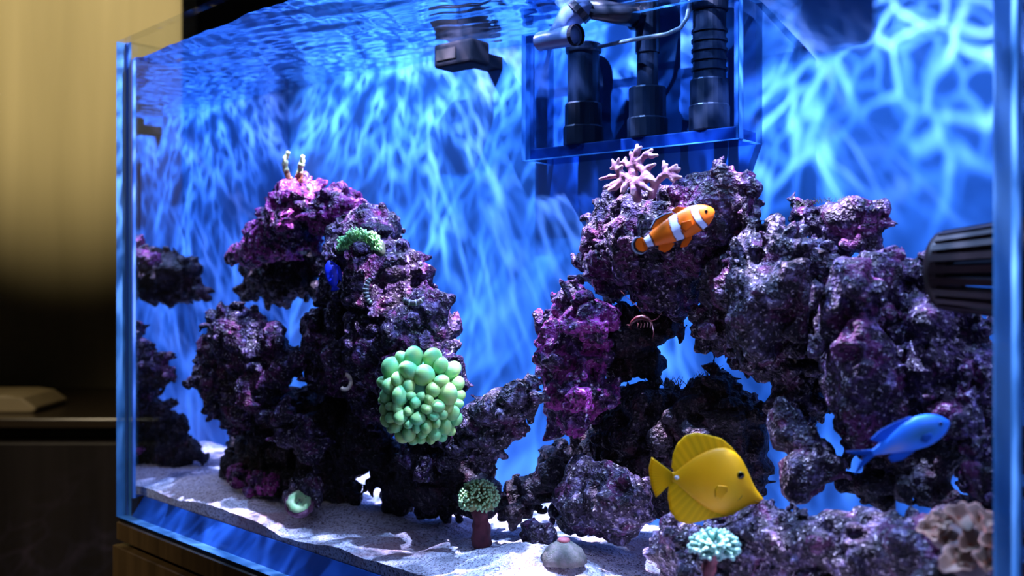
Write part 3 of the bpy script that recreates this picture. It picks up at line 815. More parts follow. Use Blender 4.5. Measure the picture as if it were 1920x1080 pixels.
rock('live_rock', [(P_['T2'], 0.235, 0.045)], M['rock_purple'], 'flat cap rock on top of the large pile', seed=24, amp=(0.008, 0.006, 0.0028))
rock('live_rock', [(P_['T3'], 0.16, 0.035)], M['rock_grey'], 'pale bent rock just in front of the yellow fish\'s snout', seed=25, amp=(0.008, 0.004, 0.002))
rock('live_rock', [(P_['T4'], 0.185, 0.04)], M['rock_shaded'], 'dark ledge rock beneath the blue forked-tail fish', seed=26)
rock('live_rock', [(P_['T5'], 0.17, 0.03)], M['rock_purple'], 'narrow upright rock rising behind the brown leather coral', seed=27)
rock('live_rock', [(P_['T6'], 0.115, 0.06)], M['rock_grey'], 'long low rock in front, under the yellow fish', seed=28, amp=(0.008, 0.006, 0.0028))
rock('live_rock', [(P_['T7'], 0.06, 0.02)], M['rock_grey'], 'small pale stone below the brown leather coral', seed=29, amp=(0.003, 0.002, 0.0016), pits=0.002)
rock('live_rock', [(P_['T8'], 0.07, 0.016)], M['rock_grey'], 'small stone on the sand at the end of the long low rock', seed=30, amp=(0.003, 0.002, 0.0016), pits=0.002)

# ------------------------------------------------------------------ equipment on the back pane
def cyl(a, b, r, n=16): return tube([a, b], r, n)
def vpipe(px, y0, y1, off, rpx):
    """upright pipe seen between two rows"""
    c = bw(px, y1, off); c0 = bw(px, y0, off)
    return c, c0.z - c.z, rpx * mpp(c)

# overflow box
OFF = 0.052
a = bw(978, 300, OFF); b = bw(1386, 260, OFF)
za = (a.z + b.z) / 2
A2 = np.array([a.x, a.y]); B2 = np.array([b.x, b.y]); bk = -BN * (OFF - 0.001)
ob = empty('overflow_box', Vector((*((A2 + B2) / 2 + bk / 2), za)), 'clear glass overflow box with dark pipes inside, fixed to the back pane', 'overflow box')
t = 0.007; dirv = BD
zt = Z_WATER - 0.006
MB = [M['box_glass'], M['edge_dark'] if 'edge_dark' in M else M['edge']]
M['box_edge'] = edge_mat('overflow_glass_edge', (0.03, 0.16, 0.42))
MB = [M['box_glass'], M['box_edge']]
q = [A2, B2, B2 - BN * t, A2 - BN * t]
part('front_panel', quadbox(q, za, zt), BOXF, MB, ob, mats=[1, 1, 0, 1, 0, 1])
for base, s in ((A2, 1), (B2, -1)):
    p0 = base - BN * t; q = [p0, p0 + dirv * t * s, p0 + dirv * t * s + bk + BN * t, p0 + bk + BN * t]
    part('side_panel', quadbox(q, za, zt), BOXF, MB, ob, mats=[1, 1, 1, 0, 1, 0])
p0 = A2 - BN * t + dirv * t; p1 = B2 - BN * t - dirv * t
M['box_floor'] = glass_mat('overflow_floor', (0.45, 0.62, 0.80))
part('bottom_panel', quadbox([p0, p1, p1 + bk + BN * t, p0 + bk + BN * t], za, za + 0.012), BOXF, M['box_floor'], ob)

M['box_seam'] = principled('blue_silicone', (0.012, 0.075, 0.24), 0.5)
for pa, pb, z0, z1 in ((A2 + dirv * 0.0002 - BN * (t + 0.0005), A2 + dirv * 0.011 - BN * (t + 0.0005), za, zt), (B2 - dirv * 0.009 - BN * (t + 0.0005), B2 - dirv * 0.0002 - BN * (t + 0.0005), za, zt),
                       (A2 + dirv * 0.011 - BN * (t + 0.0005), B2 - dirv * 0.009 - BN * (t + 0.0005), za, za + 0.013)):
    part('seam', quadbox([pa, pb, pb - BN * 0.002, pa - BN * 0.002], z0, z1), BOXF, M['box_seam'], ob)
zf = za + 0.0132
def standing(px, rows, label, slots=False, mat='pipe'):
    """rows: list of (row_top, row_bottom, radius_px, name)"""
    off = 0.0262
    c = bw(px, 245, off)
    root = empty('drain_pipe', Vector((c.x, c.y, zf)), label, 'pipe', 'pipes in the overflow box')
    m = mpp(c)
    for (y0, y1, r, nm) in rows:
        zt_ = ZE + (HY - y0) * m; zb = max(ZE + (HY - y1) * m, zf)
        rr = r * m; hh = zt_ - zb
        Vv, Ff = lathe((c.x, c.y, zb), [(rr * 0.97, 0), (rr, 0.0015), (rr, hh - 0.0015), (rr * 0.96, hh)], 24)
        part(nm, Vv, Ff, M[mat], root, smooth=False)
    if slots:
        for k in range(5):
            zz = ZE + (HY - (62 + k * 18)) * m
            rr = slots * m
            Vv, Ff = lathe((c.x, c.y, zz), [(rr * 1.09, 0), (rr * 1.09, 0.0028)], 24)
            part('ring', Vv, Ff, M[mat], root)
    return root
standing(1094, [(92, 200, 30, 'pipe'), (84, 100, 34, 'rim'), (195, 245, 35, 'coupling'), (238, 275, 38, 'bulkhead_nut')], 'wide open-topped drain pipe at the far end of the overflow box, under the elbow')
standing(1214, [(60, 175, 20, 'pipe'), (165, 232, 35, 'coupling'), (222, 262, 38, 'bulkhead_nut')], 'slim middle standpipe between the open drain and the ringed strainer')
standing(1330, [(10, 160, 31, 'strainer'), (-8, 22, 35, 'cap'), (150, 205, 36, 'coupling'), (198, 250, 38, 'bulkhead_nut')], 'ringed strainer pipe at the near end of the overflow box', slots=31)

rp = empty('return_pipe', bw(1214, 60, 0.026), 'grey-blue return pipe with an angled outlet elbow above the overflow box', 'pipe')
def px_pts(lst): return [bw(*p) for p in lst]
m0 = mpp(bw(1100, 40, 0.1))
Vv, Ff = tube(px_pts([(1214, 100, 0.026), (1214, -25, 0.026)]), [24 * m0, 24 * m0], 20); part('tee', Vv, Ff, M['pipe'], rp)
Vv, Ff = tube(px_pts([(1214, 36, 0.026), (1160, 26, 0.055), (1088, 12, 0.082)]), 20 * m0, 20); part('cross_pipe', Vv, Ff, M['pipe'], rp, smooth=True)
Vv, Ff = tube(px_pts([(1203, 35, 0.029), (1188, 32, 0.038)]), 25 * m0, 20); part('socket', Vv, Ff, M['pipe'], rp)
Vv, Ff = tube(px_pts([(1096, 2, 0.080), (1082, 18, 0.085), (1066, 36, 0.088), (1052, 58, 0.091), (1040, 74, 0.093)]), [26 * m0, 27 * m0, 24 * m0, 20 * m0, 19 * m0], 20); part('elbow', Vv, Ff, M['pipe_grey'], rp, smooth=True)
Vv, Ff = tube(px_pts([(1088, 14, 0.083), (1078, 24, 0.0855)]), 30 * m0, 20); part('collar', Vv, Ff, M['pipe'], rp)
Vv, Ff = tube(px_pts([(1012, 78, 0.091), (1045, 72, 0.095), (1078, 66, 0.098)]), [18 * m0, 19 * m0, 19.5 * m0], 20, caps=False)
V2, F2 = tube(px_pts([(1014, 78, 0.091), (1076, 66, 0.0978)]), [14 * m0, 16 * m0], 20)
V3, F3 = merge((Vv, Ff), (V2, F2)); part('nozzle', V3, F3, M['pipe_grey'], rp, smooth=True)
Vv, Ff = tube(px_pts([(1076, 66.4, 0.0978), (1083, 65, 0.0986)]), [20.5 * m0, 20.5 * m0], 20, caps=False)
part('nozzle_rim', Vv, Ff, M['dark_plastic'], rp)
pts = px_pts([(1122, 88, 0.045), (1150, 82, 0.050), (1200, 72, 0.058), (1250, 64, 0.052), (1276, 52, 0.048), (1288, 34, 0.046), (1293, 8, 0.044), (1295, -20, 0.04)])
Vv, Ff = tube(pts, 4 * m0, 10)
tag(part('air_tube', Vv, Ff, M['tube'], None, smooth=True), 'thin clear air tube curving from the open drain to the ringed strainer', 'tube')

# box-shaped pump on the back pane
def back_box(x0, x1, y0, y1, off, label):
    a = bw(x0, y1, off); b2 = bw(x1, y1, off); zt_ = min(bw(x0, y0, off).z, Z_WATER - 0.004); zb = a.z
    A = np.array([a.x, a.y]); B = np.array([b2.x, b2.y]); back = -BN * (off - 0.0008)
    root = empty('flow_pump', Vector((*((A + B) / 2 + back), zb)), label, 'pump', 'box pumps on the back pane')
    o = part('body', quadbox([A, B, B - BN * (off * 0.45), A - BN * (off * 0.45)], zb, zt_), BOXF, M['dark_plastic'], root); bevel_obj(o, 0.004, 3)
    C = A + (B - A) * 0.35 - BN * (off * 0.45); D = B - (B - A) * 0.25 - BN * (off * 0.45)
    part('magnet_mount', quadbox([C, D, D - BN * (off * 0.54), C - BN * (off * 0.54)], zb + 0.006, zt_ - 0.008), BOXF, M['dark_plastic'], root)
    E = A + (B - A) * 0.1 + BN * 0.0012; G = A + (B - A) * 0.6 + BN * 0.0012
    o = part('intake_grille', quadbox([E, G, G - BN * 0.001, E - BN * 0.001], zb + 0.008, zt_ - 0.008), BOXF, M['black'], root)
    return root
back_box(812, 884, 74, 129, 0.075, 'black box pump on the back pane beside the overflow box')

# cage wave pump near the side pane on the camera's side
c = at(1898, 505, 0.115)
m = mpp(c)
wp = empty('wave_pump', c, 'dark caged wave pump hanging beside the large rock pile', 'pump')
axis = Vector((*UX, 0.0)); axis.normalize()
tilt = (axis + Vector((0, 0, 0.0))).normalized()
def along(s, r, n=28):
    x = Vector((*VX, 0)).normalized(); z = Vector((0, 0, 1))
    return [c + tilt * s + x * (r * math.cos(2 * PI * k / n)) + z * (r * math.sin(2 * PI * k / n)) for k in range(n)]
def rings(lst, n=28, caps=True):
    Vv = []; Ff = []
    for s, r in lst: Vv += along(s, r, n)
    for i in range(len(lst) - 1):
        for k in range(n):
            Ff.append((i * n + k, i * n + (k + 1) % n, (i + 1) * n + (k + 1) % n, (i + 1) * n + k))
    if caps: Ff.append(tuple(range(n - 1, -1, -1))); Ff.append(tuple(range((len(lst) - 1) * n, len(lst) * n)))
    return Vv, Ff
R0 = 78 * m; R1 = 98 * m
wall_s = LEN - GT - 0.001 - (np.array([c.x, c.y]) - O2) @ UX
M['pump_plastic'] = principled('brown_black_plastic', (0.014, 0.006, 0.007), 0.45, spec=0.3)
Vv, Ff = rings([(-0.040, 0.2 * R0), (-0.038, 0.3 * R0), (0.012, 0.4 * R0), (0.020, 0.5 * R1)]); part('motor', Vv, Ff, M['dark_plastic'], wp, smooth=True)
for s, r in ((-0.040, R0 * 0.98), (0.012, R1)):
    Vv, Ff = rings([(s - 0.003, r * 0.93), (s - 0.003, r), (s + 0.003, r), (s + 0.003, r * 0.93)], caps=False); part('cage_ring', Vv, Ff, M['pump_plastic'], wp, smooth=True)
x = Vector((*VX, 0)).normalized(); z = Vector((0, 0, 1))
for k in range(22):
    a_ = 2 * PI * k / 22; dr = x * math.cos(a_) + z * math.sin(a_)
    tg = x * (-math.sin(a_)) + z * math.cos(a_)
    pts = []
    for s, r in ((-0.040, R0 * 0.97), (-0.015, (R0 + R1) * 0.485), (0.012, R1 * 0.985)):
        pts.append((c + tilt * s + dr * r))
    Vv = []
    for p in pts: Vv += [p + tg * 0.0022 + dr * 0.001, p - tg * 0.0022 + dr * 0.001, p - tg * 0.0022 - dr * 0.003, p + tg * 0.0022 - dr * 0.003]
    Ff = [(0, 1, 2, 3), (11, 10, 9, 8)]
    for i in range(2):
        for j in range(4): Ff.append((i * 4 + j, i * 4 + (j + 1) % 4, i * 4 + 4 + (j + 1) % 4, i * 4 + 4 + j))
    part('cage_bar', Vv, Ff, M['pump_plastic'], wp)
Vv, Ff = rings([(-0.045, R0 * 0.2), (-0.045, R0 * 0.9), (-0.040, R0 * 0.97), (-0.038, R0 * 0.9), (-0.038, R0 * 0.2)], caps=False); part('front_grille', Vv, Ff, M['pump_plastic'], wp, smooth=True)
Vv, Ff = rings([(0.013, R1 * 0.98), (0.016, R1 * 1.0), (wall_s - 0.002, R1 * 0.95)]); part('housing', Vv, Ff, M['pump_plastic'], wp, smooth=True)
Vv, Ff = rings([(wall_s - 0.002, R1 * 0.6), (wall_s, R1 * 0.6)]); part('magnet_mount', Vv, Ff, M['dark_plastic'], wp)

# ------------------------------------------------------------------ fish
def loft(center, ax, stations, n=20, colf=None, depthdir=(0, 1, 0), sq=1.0):
    """stations: (s, top, bottom, half width) in metres; ax = (forward, up) vectors"""
    fw, up = ax; dp = Vector(depthdir)
    V = []; Fc = []; C = []
    for (s, tp, bt, w) in stations:
        mid = (tp + bt) / 2; hh = (tp - bt) / 2
        for k in range(n):
            a = 2 * PI * k / n
            ca, sa = math.cos(a), math.sin(a)
            V.append(center + fw * s + up * (mid + hh * sa) + dp * (w * (abs(ca) ** sq) * (1 if ca >= 0 else -1)))
            if colf: C.append(colf(s, sa, mid + hh * sa))
    for i in range(len(stations) - 1):
        for k in range(n): Fc.append((i * n + k, i * n + (k + 1) % n, (i + 1) * n + (k + 1) % n, (i + 1) * n + k))
    Fc.append(tuple(range(n - 1, -1, -1))); Fc.append(tuple(range((len(stations) - 1) * n, len(stations) * n)))
    return V, Fc, C
def resample(st, n):
    st = sorted(st); s = np.array([q[0] for q in st]); xs = np.linspace(s[0], s[-1], n)
    # smooth monotone-ish interpolation
    def f(col):
        y = np.array([q[col] for q in st]); yy = np.interp(xs, s, y)
        for _ in range(2):
            yy[1:-1] = 0.25 * yy[:-2] + 0.5 * yy[1:-1] + 0.25 * yy[2:]
        return yy
    return list(zip(xs, f(1), f(2), f(3)))
def fin(base, tip, thick, n=24, m=5, colf=None, ridge=0.0004):
    """two matching polylines of world points -> rayed thin solid"""
    def rs(pl, n):
        pl = [Vector(p) for p in pl]; L = [0]
        for a_, b_ in zip(pl, pl[1:]): L.append(L[-1] + (b_ - a_).length + 1e-9)
        out = []
        for i in range(n + 1):
            t_ = L[-1] * i / n
            j = max(0, min(len(pl) - 2, int(np.searchsorted(L, t_)) - 1))
            f_ = (t_ - L[j]) / (L[j + 1] - L[j]); out.append(pl[j].lerp(pl[j + 1], min(1, max(0, f_))))
        return out
    A, B = rs(base, n), rs(tip, n)
    V = []; C = []; Fc = []
    for sgn in (-1, 1):
        for i in range(n + 1):
            for j in range(m + 1):
                f_ = j / m; p = A[i].lerp(B[i], f_)
                th = thick * (1 - 0.75 * f_) * 0.5 + (ridge if i % 2 else 0)
                V.append(p + Vector((0, sgn * th, 0)))
                if colf: C.append(colf(i / n, f_, p))
    K_ = (n + 1) * (m + 1)
    for i in range(n):
        for j in range(m):
            q = (i * (m + 1) + j, (i + 1) * (m + 1) + j, (i + 1) * (m + 1) + j + 1, i * (m + 1) + j + 1)
            Fc.append(q); Fc.append(tuple(x + K_ for x in q[::-1]))
    rim = [i * (m + 1) for i in range(n + 1)] + [n * (m + 1) + j for j in range(1, m + 1)] + [i * (m + 1) + m for i in range(n - 1, -1, -1)] + [j for j in range(m - 1, 0, -1)]
    for a_, b_ in zip(rim, rim[1:] + rim[:1]): Fc.append((a_, b_, b_ + K_, a_ + K_))
    return V, Fc, C
def eye_at(p, r, parent, ring=(0.5, 0.35, 0.02), flat=0.45):
    e1 = link('eye', mesh('eye', *blob((0, 0, 0), (r, r * flat, r), 2), True), principled('eye_ring', ring, 0.2), parent, p)
    link('pupil', mesh('pupil', *blob((0, 0, 0), (r * 0.74, r * flat * 0.6, r * 0.74), 2), True), principled('pupil', (0.002, 0.002, 0.002), 0.08), e1, Vector(p) + Vector((0, -r * flat * 0.62, 0)))
X_, Z_ = Vector((1, 0, 0)), Vector((0, 0, 1))

# yellow tang
def tang():
    v0 = 0.085
    c0 = at(1335, 895, v0); m = mpp(c0)
    def L(px, py, d=0.0): return Vector((c0.x + (px - 1335) * m, c0.y + d, c0.z + (895 - py) * m))
    root = empty('yellow_fish', c0, 'bright yellow disc-shaped fish with pointed snout, swimming over the long low rock', 'fish')
    st = [(1258, 886, 903, 3), (1264, 885, 904, 4.5), (1280, 872, 918, 8), (1300, 857, 936, 13), (1320, 846, 951, 17), (1340, 839, 961, 20), (1360, 838, 966, 20), (1375, 844, 963, 19), (1388, 856, 957, 16.5), (1400, 876, 949, 13), (1408, 898, 946, 9.5), (1416, 915, 945, 7), (1424, 926, 944, 5), (1431, 934, 943, 2.5)]
    st = [((x - 1335) * m, (895 - t_) * m, (895 - b_) * m, w * m) for x, t_, b_, w in st]
    def cf(s, sa, zz):
        x = s / m + 1335; y = 895 - zz / m
        k = min(1, max(0, (x - 1262) / 60)) * min(1, max(0, (1350 - x) / 60))
        olive = math.exp(-((x - 1372) / 22) ** 2 - ((y - 915) / 26) ** 2)
        base = np.array([1.0, 0.50, 0.002]) * (1 - 0.45 * k) + np.array([1.0, 0.38, 0.002]) * 0.45 * k
        return base * (1 - olive * 0.45) + np.array([0.38, 0.36, 0.0]) * olive * 0.45
    V, Fc, C = loft(c0, (X_, Z_), resample(st, 44), 28, cf); part('body', V, Fc, M['vcol'], root, smooth=True, cols=C)
    yl = lambda a, f, p: np.array([0.92, 0.62, 0.004]) * (0.88 + 0.12 * math.cos(a * 75))
    def F_(nm, base, tip, n=30, d=0.0):
        V, Fc, C = fin([L(*p, d) for p in base], [L(*p, d) for p in tip], 3.2 * m, n, 6, yl); part(nm, V, Fc, M['fin'] if d == 0 else M['vcol'], root, smooth=True, cols=C)
    F_('dorsal_fin', [(1392, 868), (1375, 852), (1355, 845), (1335, 846), (1315, 853), (1295, 866), (1280, 877), (1266, 888)],
       [(1391, 862), (1372, 838), (1353, 822), (1323, 814), (1302, 811), (1284, 817), (1270, 832), (1262, 852), (1259, 876)], 40)
    F_('anal_fin', [(1378, 956), (1355, 958), (1335, 952), (1315, 940), (1295, 924), (1275, 908), (1264, 902)],
       [(1378, 964), (1358, 969), (1338, 971), (1312, 978), (1290, 983), (1270, 977), (1257, 960), (1252, 934), (1254, 909)], 36)
    F_('tail_fin', [(1262, 887), (1261, 894), (1262, 902)], [(1222, 857), (1216.5, 877), (1218, 895), (1221, 911), (1230, 933)], 26)
    yl = lambda a, f, p: np.array([1.0, 0.50, 0.003]) * (0.9 + 0.1 * math.cos(a * 50))
    F_('pectoral_fin', [(1360, 908), (1359, 913), (1359, 918)], [(1342, 906), (1336, 916), (1337, 928), (1346, 934)], 16, -20.2 * m)
    V, Fc = tube([L(1375, 940, -14 * m), L(1386, 930, -14.5 * m), L(1393, 916, -13.5 * m)], [0.4 * m, 1.3 * m, 0.4 * m], 8)
    part('gill_line', V, Fc, principled('olive_line', (0.35, 0.24, 0.01), 0.5), root, smooth=True)
    V, Fc = tube([L(1426, 940, -3.6 * m), L(1418, 939, -6 * m), L(1412, 937, -7.5 * m)], [0.6 * m, 0.9 * m, 0.3 * m], 8)
    part('mouth', V, Fc, principled('mouth_line', (0.3, 0.16, 0.01), 0.5), root, smooth=True)
    p = L(1268, 894.5, -5.5 * m); V, Fc = blob(p, (5 * m, 2 * m, 4 * m)); o = part('tail_spine', V, Fc, principled('white_spine', (0.9, 0.86, 0.8), 0.4), root, smooth=True)
    o['label'] = 'white spine spot at the tail base'
    eye_at(L(1385, 888, -16.0 * m), 8 * m, root, (0.35, 0.22, 0.01), 0.5)
tang()

# clownfish
def clown():
    c0 = at(1263, 430, 0.13); m = mpp(c0)
    fw = Vector((0.9, -0.10, 0.435)).normalized(); up = Vector((-0.435, 0, 0.9)).normalized()
    root = empty('clownfish', c0, 'orange clownfish with three white bands, swimming in front of the arch rock', 'fish')
    OR = np.array([0.78, 0.15, 0.003]); WH = np.array([0.62, 0.78, 1.0]); BK = np.array([0.012, 0.008, 0.015])
    def band(s, lo, hi, e=2.2):
        if lo <= s <= hi: return 2
        if lo - e <= s <= hi + e: return 1
        return 0
    def cf(s, sa, zz):
        x = s / m; y = zz / m
        k = max(band(x - 0.012 * y * y + 0.05 * y, 40, 52), band(x + 3 * math.cos(y / 11) - 0.10 * y, -3, 11 + 3 * math.exp(-(y / 6) ** 2)), band(x, -58, -46))
        if k == 2: return WH
        if k == 1: return BK * 0.6 + OR * 0.15
        return OR * (1.0 + 0.25 * max(0, (x - 55) / 25)) if y < 8 else OR * 0.9
    st = [(-62, 8.5, -8.5, 3), (-55, 9.5, -9.5, 5), (-46, 12, -12, 7), (-35, 17, -16, 9.5), (-15, 22, -21, 12.5), (5, 25, -24, 14.5), (25, 26, -26, 15.5), (45, 26, -25, 15.5), (60, 22, -22, 13.5), (70, 17, -17, 11), (77, 11, -11.5, 7.5), (82, 4, -5, 3.5)]
    V, Fc, C = loft(c0, (fw, up), resample([tuple(q * m for q in s) for s in st], 90), 30, cf); part('body', V, Fc, M['vcol'], root, smooth=True, cols=C)
    def L(s, t_, d=0): return c0 + fw * (s * m) + up * (t_ * m) + Vector((0, d * m, 0))
    def finc(inner, edge=True):
        def f(a, ff, p):
            if edge and ff > 0.86: return WH * 0.55
            if edge and ff > 0.70: return BK
            return inner
        return f
    def F_(nm, base, tip, col, n=18, mm=10, d=0):
        V, Fc, C = fin([L(*p, d) for p in base], [L(*p, d) for p in tip], 3.0 * m, n, mm, col); part(nm, V, Fc, M['fin'], root, smooth=True, cols=C)
    F_('tail_fin', [(-57, 8), (-58, 0), (-57, -8)], [(-62, 15), (-74, 17), (-83, 10), (-86, 0), (-83, -10), (-74, -17), (-62, -15)], finc(OR * 1.05), 20, 12)
    F_('front_dorsal_fin', [(42, 23), (30, 25), (16, 24)], [(38, 27), (24, 36), (12, 33)], finc(OR * 0.55, False), 14)
    F_('rear_dorsal_fin', [(14, 24), (0, 23), (-15, 20), (-32, 15)], [(10, 31), (-6, 34), (-24, 33), (-40, 20)], finc(OR * 0.6), 16, 12)
    F_('anal_fin', [(-14, -19), (-25, -17), (-37, -13)], [(-10, -25), (-22, -32), (-34, -32), (-42, -22)], finc(OR * 1.1, False), 14)
    F_('pelvic_fin', [(26, -23), (16, -23)], [(24, -30), (8, -40), (-4, -36), (4, -28)], finc(OR * 1.05, False), 14)
    F_('pectoral_fin', [(34, 2), (33, -8)], [(16, 6), (10, -4), (16, -14)], finc(OR * 0.8, False), 12, 8, -15.5)
    eye_at(L(66, 4, -10.5), 4.2 * m, root, (0.5, 0.12, 0.01), 0.6)
clown()

# blue forked-tail fish
def chromis():
    c0 = at(1707, 821, 0.075); m = mpp(c0)
    fw = Vector((0.924, -0.05, 0.383)).normalized(); up = Vector((-0.383, 0, 0.924)).normalized()
    root = empty('blue_fish', c0, 'light blue fish with a forked tail in front of the dark ledge', 'fish')
    def cf(s, sa, zz):
        x = s / m; k = math.exp(-((x - 22) / 42) ** 2 - (sa / 0.5) ** 2)
        a_ = np.array([0.02, 0.24, 0.95]); b_ = np.array([0.01, 0.12, 0.20]); g_ = np.array([0.30, 0.36, 0.6])
        c = a_ * (1 - 0.9 * k) + b_ * 0.9 * k
        w = math.exp(-((x + 38) / 22) ** 2 - ((sa + 0.5) / 0.45) ** 2) * 0.7
        return c * (1 - w) + g_ * w
    st = [(-78, 5, -5, 2.5), (-70, 6.5, -6.5, 4), (-52, 14, -11, 7), (-30, 23, -18, 10), (0, 32, -25, 13), (25, 34, -27, 14), (45, 30, -24, 13), (60, 23, -18, 10), (70, 14, -11, 7), (77, 4, -4, 3)]
    V, Fc, C = loft(c0, (fw, up), resample([tuple(q * m for q in s) for s in st], 50), 24, cf); part('body', V, Fc, M['vcol'], root, smooth=True, cols=C)
    def L(s, t_, d=0): return c0 + fw * (s * m) + up * (t_ * m) + Vector((0, d * m, 0))
    bl = lambda a, f, p: np.array([0.01, 0.16, 0.72]) * (1 - 0.35 * f)
    def F_(nm, base, tip, n=16, d=0):
        V, Fc, C = fin([L(*p, d) for p in base], [L(*p, d) for p in tip], 2.6 * m, n, 6, bl); part(nm, V, Fc, M['fin'], root, smooth=True, cols=C)
    F_('tail_fin', [(-74, 6), (-75, 0)], [(-92, 12), (-122, 22), (-108, 9), (-92, 1)])
    F_('tail_fin', [(-75, 0), (-74, -6)], [(-92, -1), (-108, -11), (-122, -26), (-94, -13)])
    F_('dorsal_fin', [(20, 33), (-10, 29), (-35, 20), (-50, 13)], [(14, 37), (-16, 38), (-48, 34), (-72, 24), (-60, 16)])
    F_('anal_fin', [(0, -23), (-20, -20), (-40, -14)], [(-4, -27), (-30, -33), (-50, -30), (-52, -18)])
    F_('pectoral_fin', [(34, -2), (33, -10)], [(18, 0), (12, -8), (20, -16)], 10, -14.2)
    eye_at(L(58, 6, -10.2), 4.6 * m, root, (0.02, 0.12, 0.4), 0.5)
chromis()

# small royal blue fish half inside a hollow
def damsel():
    c0 = at(622, 512, 0.052); m = mpp(c0)
    fw = Vector((-0.22, 0.25, 0.95)).normalized(); up = Vector((0.95, 0.1, 0.22)).normalized()
    root = empty('small_blue_fish', c0, 'small royal blue fish hiding in a hollow under the green polyps', 'fish')
    st = [(-27, 4, -4, 2), (-20, 9, -9, 5), (-6, 14, -13, 7), (8, 14, -13, 8), (18, 10, -10, 6), (25, 3, -3, 2)]
    cf = lambda s, sa, zz: np.array([0.003, 0.02, 0.5])
    V, Fc, C = loft(c0, (fw, up), resample([tuple(q * m for q in s) for s in st], 20), 16, cf); part('body', V, Fc, M['vcol'], root, smooth=True, cols=C)
    def L(s, t_): return c0 + fw * (s * m) + up * (t_ * m)
    V, Fc, C = fin([L(-24, 3), L(-24, -3)], [L(-34, 9), L(-36, 0), L(-34, -8)], 2 * m, 8, 4, lambda a, f, p: np.array([0.004, 0.02, 0.5])); part('tail_fin', V, Fc, M['fin'], root, smooth=True, cols=C)
    V, Fc, C = fin([L(14, 11), L(0, 13), L(-14, 11)], [L(10, 17), L(-6, 19), L(-22, 14)], 2 * m, 8, 4, lambda a, f, p: np.array([0.004, 0.02, 0.5])); part('dorsal_fin', V, Fc, M['fin'], root, smooth=True, cols=C)
    eye_at(L(17, 3) + Vector((0, -5 * m, 0)), 2.5 * m, root, (0.01, 0.02, 0.2), 0.6)
damsel()

# ------------------------------------------------------------------ corals
rng = random.Random(5)
# green bubble coral
def bubble_coral():
    c0 = at(791, 746, 0.053); m = mpp(c0)
    root = empty('bubble_coral', c0, 'round green bubble coral sitting against the tall purple rock', 'coral')
    mb = principled('green_bubble', (0.15, 0.60, 0.25), 0.38, spec=0.25, sss=0.35, sssr=(0.004, 0.008, 0.004), varied=(70, 0.75, (0.50, 0.66, 0.17)))
    organic('base', [(np.array(c0) + np.array([0, 22 * m, 0]), 62 * m), (np.array(c0) + np.array([0, 40 * m, -6 * m]), 62 * m)], 0.003, 0.004, principled('coral_base', (0.06, 0.26, 0.13), 0.7), root, noise=(0.003, 0.01))
    me = mesh('bubble', *blob((0, 0, 0), 1.0, 3), True); me.materials.append(mb)
    pts = []
    tries = 0
    while len(pts) < 210 and tries < 40000:
        tries += 1
        th = rng.uniform(0, 2 * PI); rr = math.sqrt(rng.random())
        x = rr * 79 * math.cos(th) * (1.0 if rr < 1 else 1); y = rr * 85 * math.sin(th)
        if (x - 0) ** 2 / 15 ** 2 + (y - 28) ** 2 / 17 ** 2 < 1: continue
        big = y > 8
        r = rng.uniform(14, 21) if big else rng.uniform(10, 15.5)
        z = 54 * math.sqrt(max(0, 1 - (rr * 0.97) ** 2))
        z -= 16 * math.exp(-((x + 2) / 26) ** 2 - ((y - 26) / 24) ** 2)
        ok = all((x - a) ** 2 + (y - b) ** 2 + 0.8 * (z - d) ** 2 > (0.70 * (r + q)) ** 2 for a, b, d, q in pts)
        if ok: pts.append((x, y, z, r))
    for x, y, z, r in pts:
        o = bpy.data.objects.new('bubble', me); COL.objects.link(o); o.parent = root
        k = 1 - 0.10 * (abs(x) / 75)
        o.location = Vector((x * m * k, -z * m + 8 * m, y * m * 0.96))
        nrm = Vector((x, -z * 1.1, y)).normalized()
        q = nrm.to_track_quat('Z', 'Y'); o.rotation_mode = 'QUATERNION'; o.rotation_quaternion = q
        e1 = rng.uniform(0.75, 1.12)
        o.scale = (r * m * e1 * 1.0, r * m * (1.9 - e1) * 1.02, r * m * rng.uniform(0.95, 1.25))
bubble_coral()

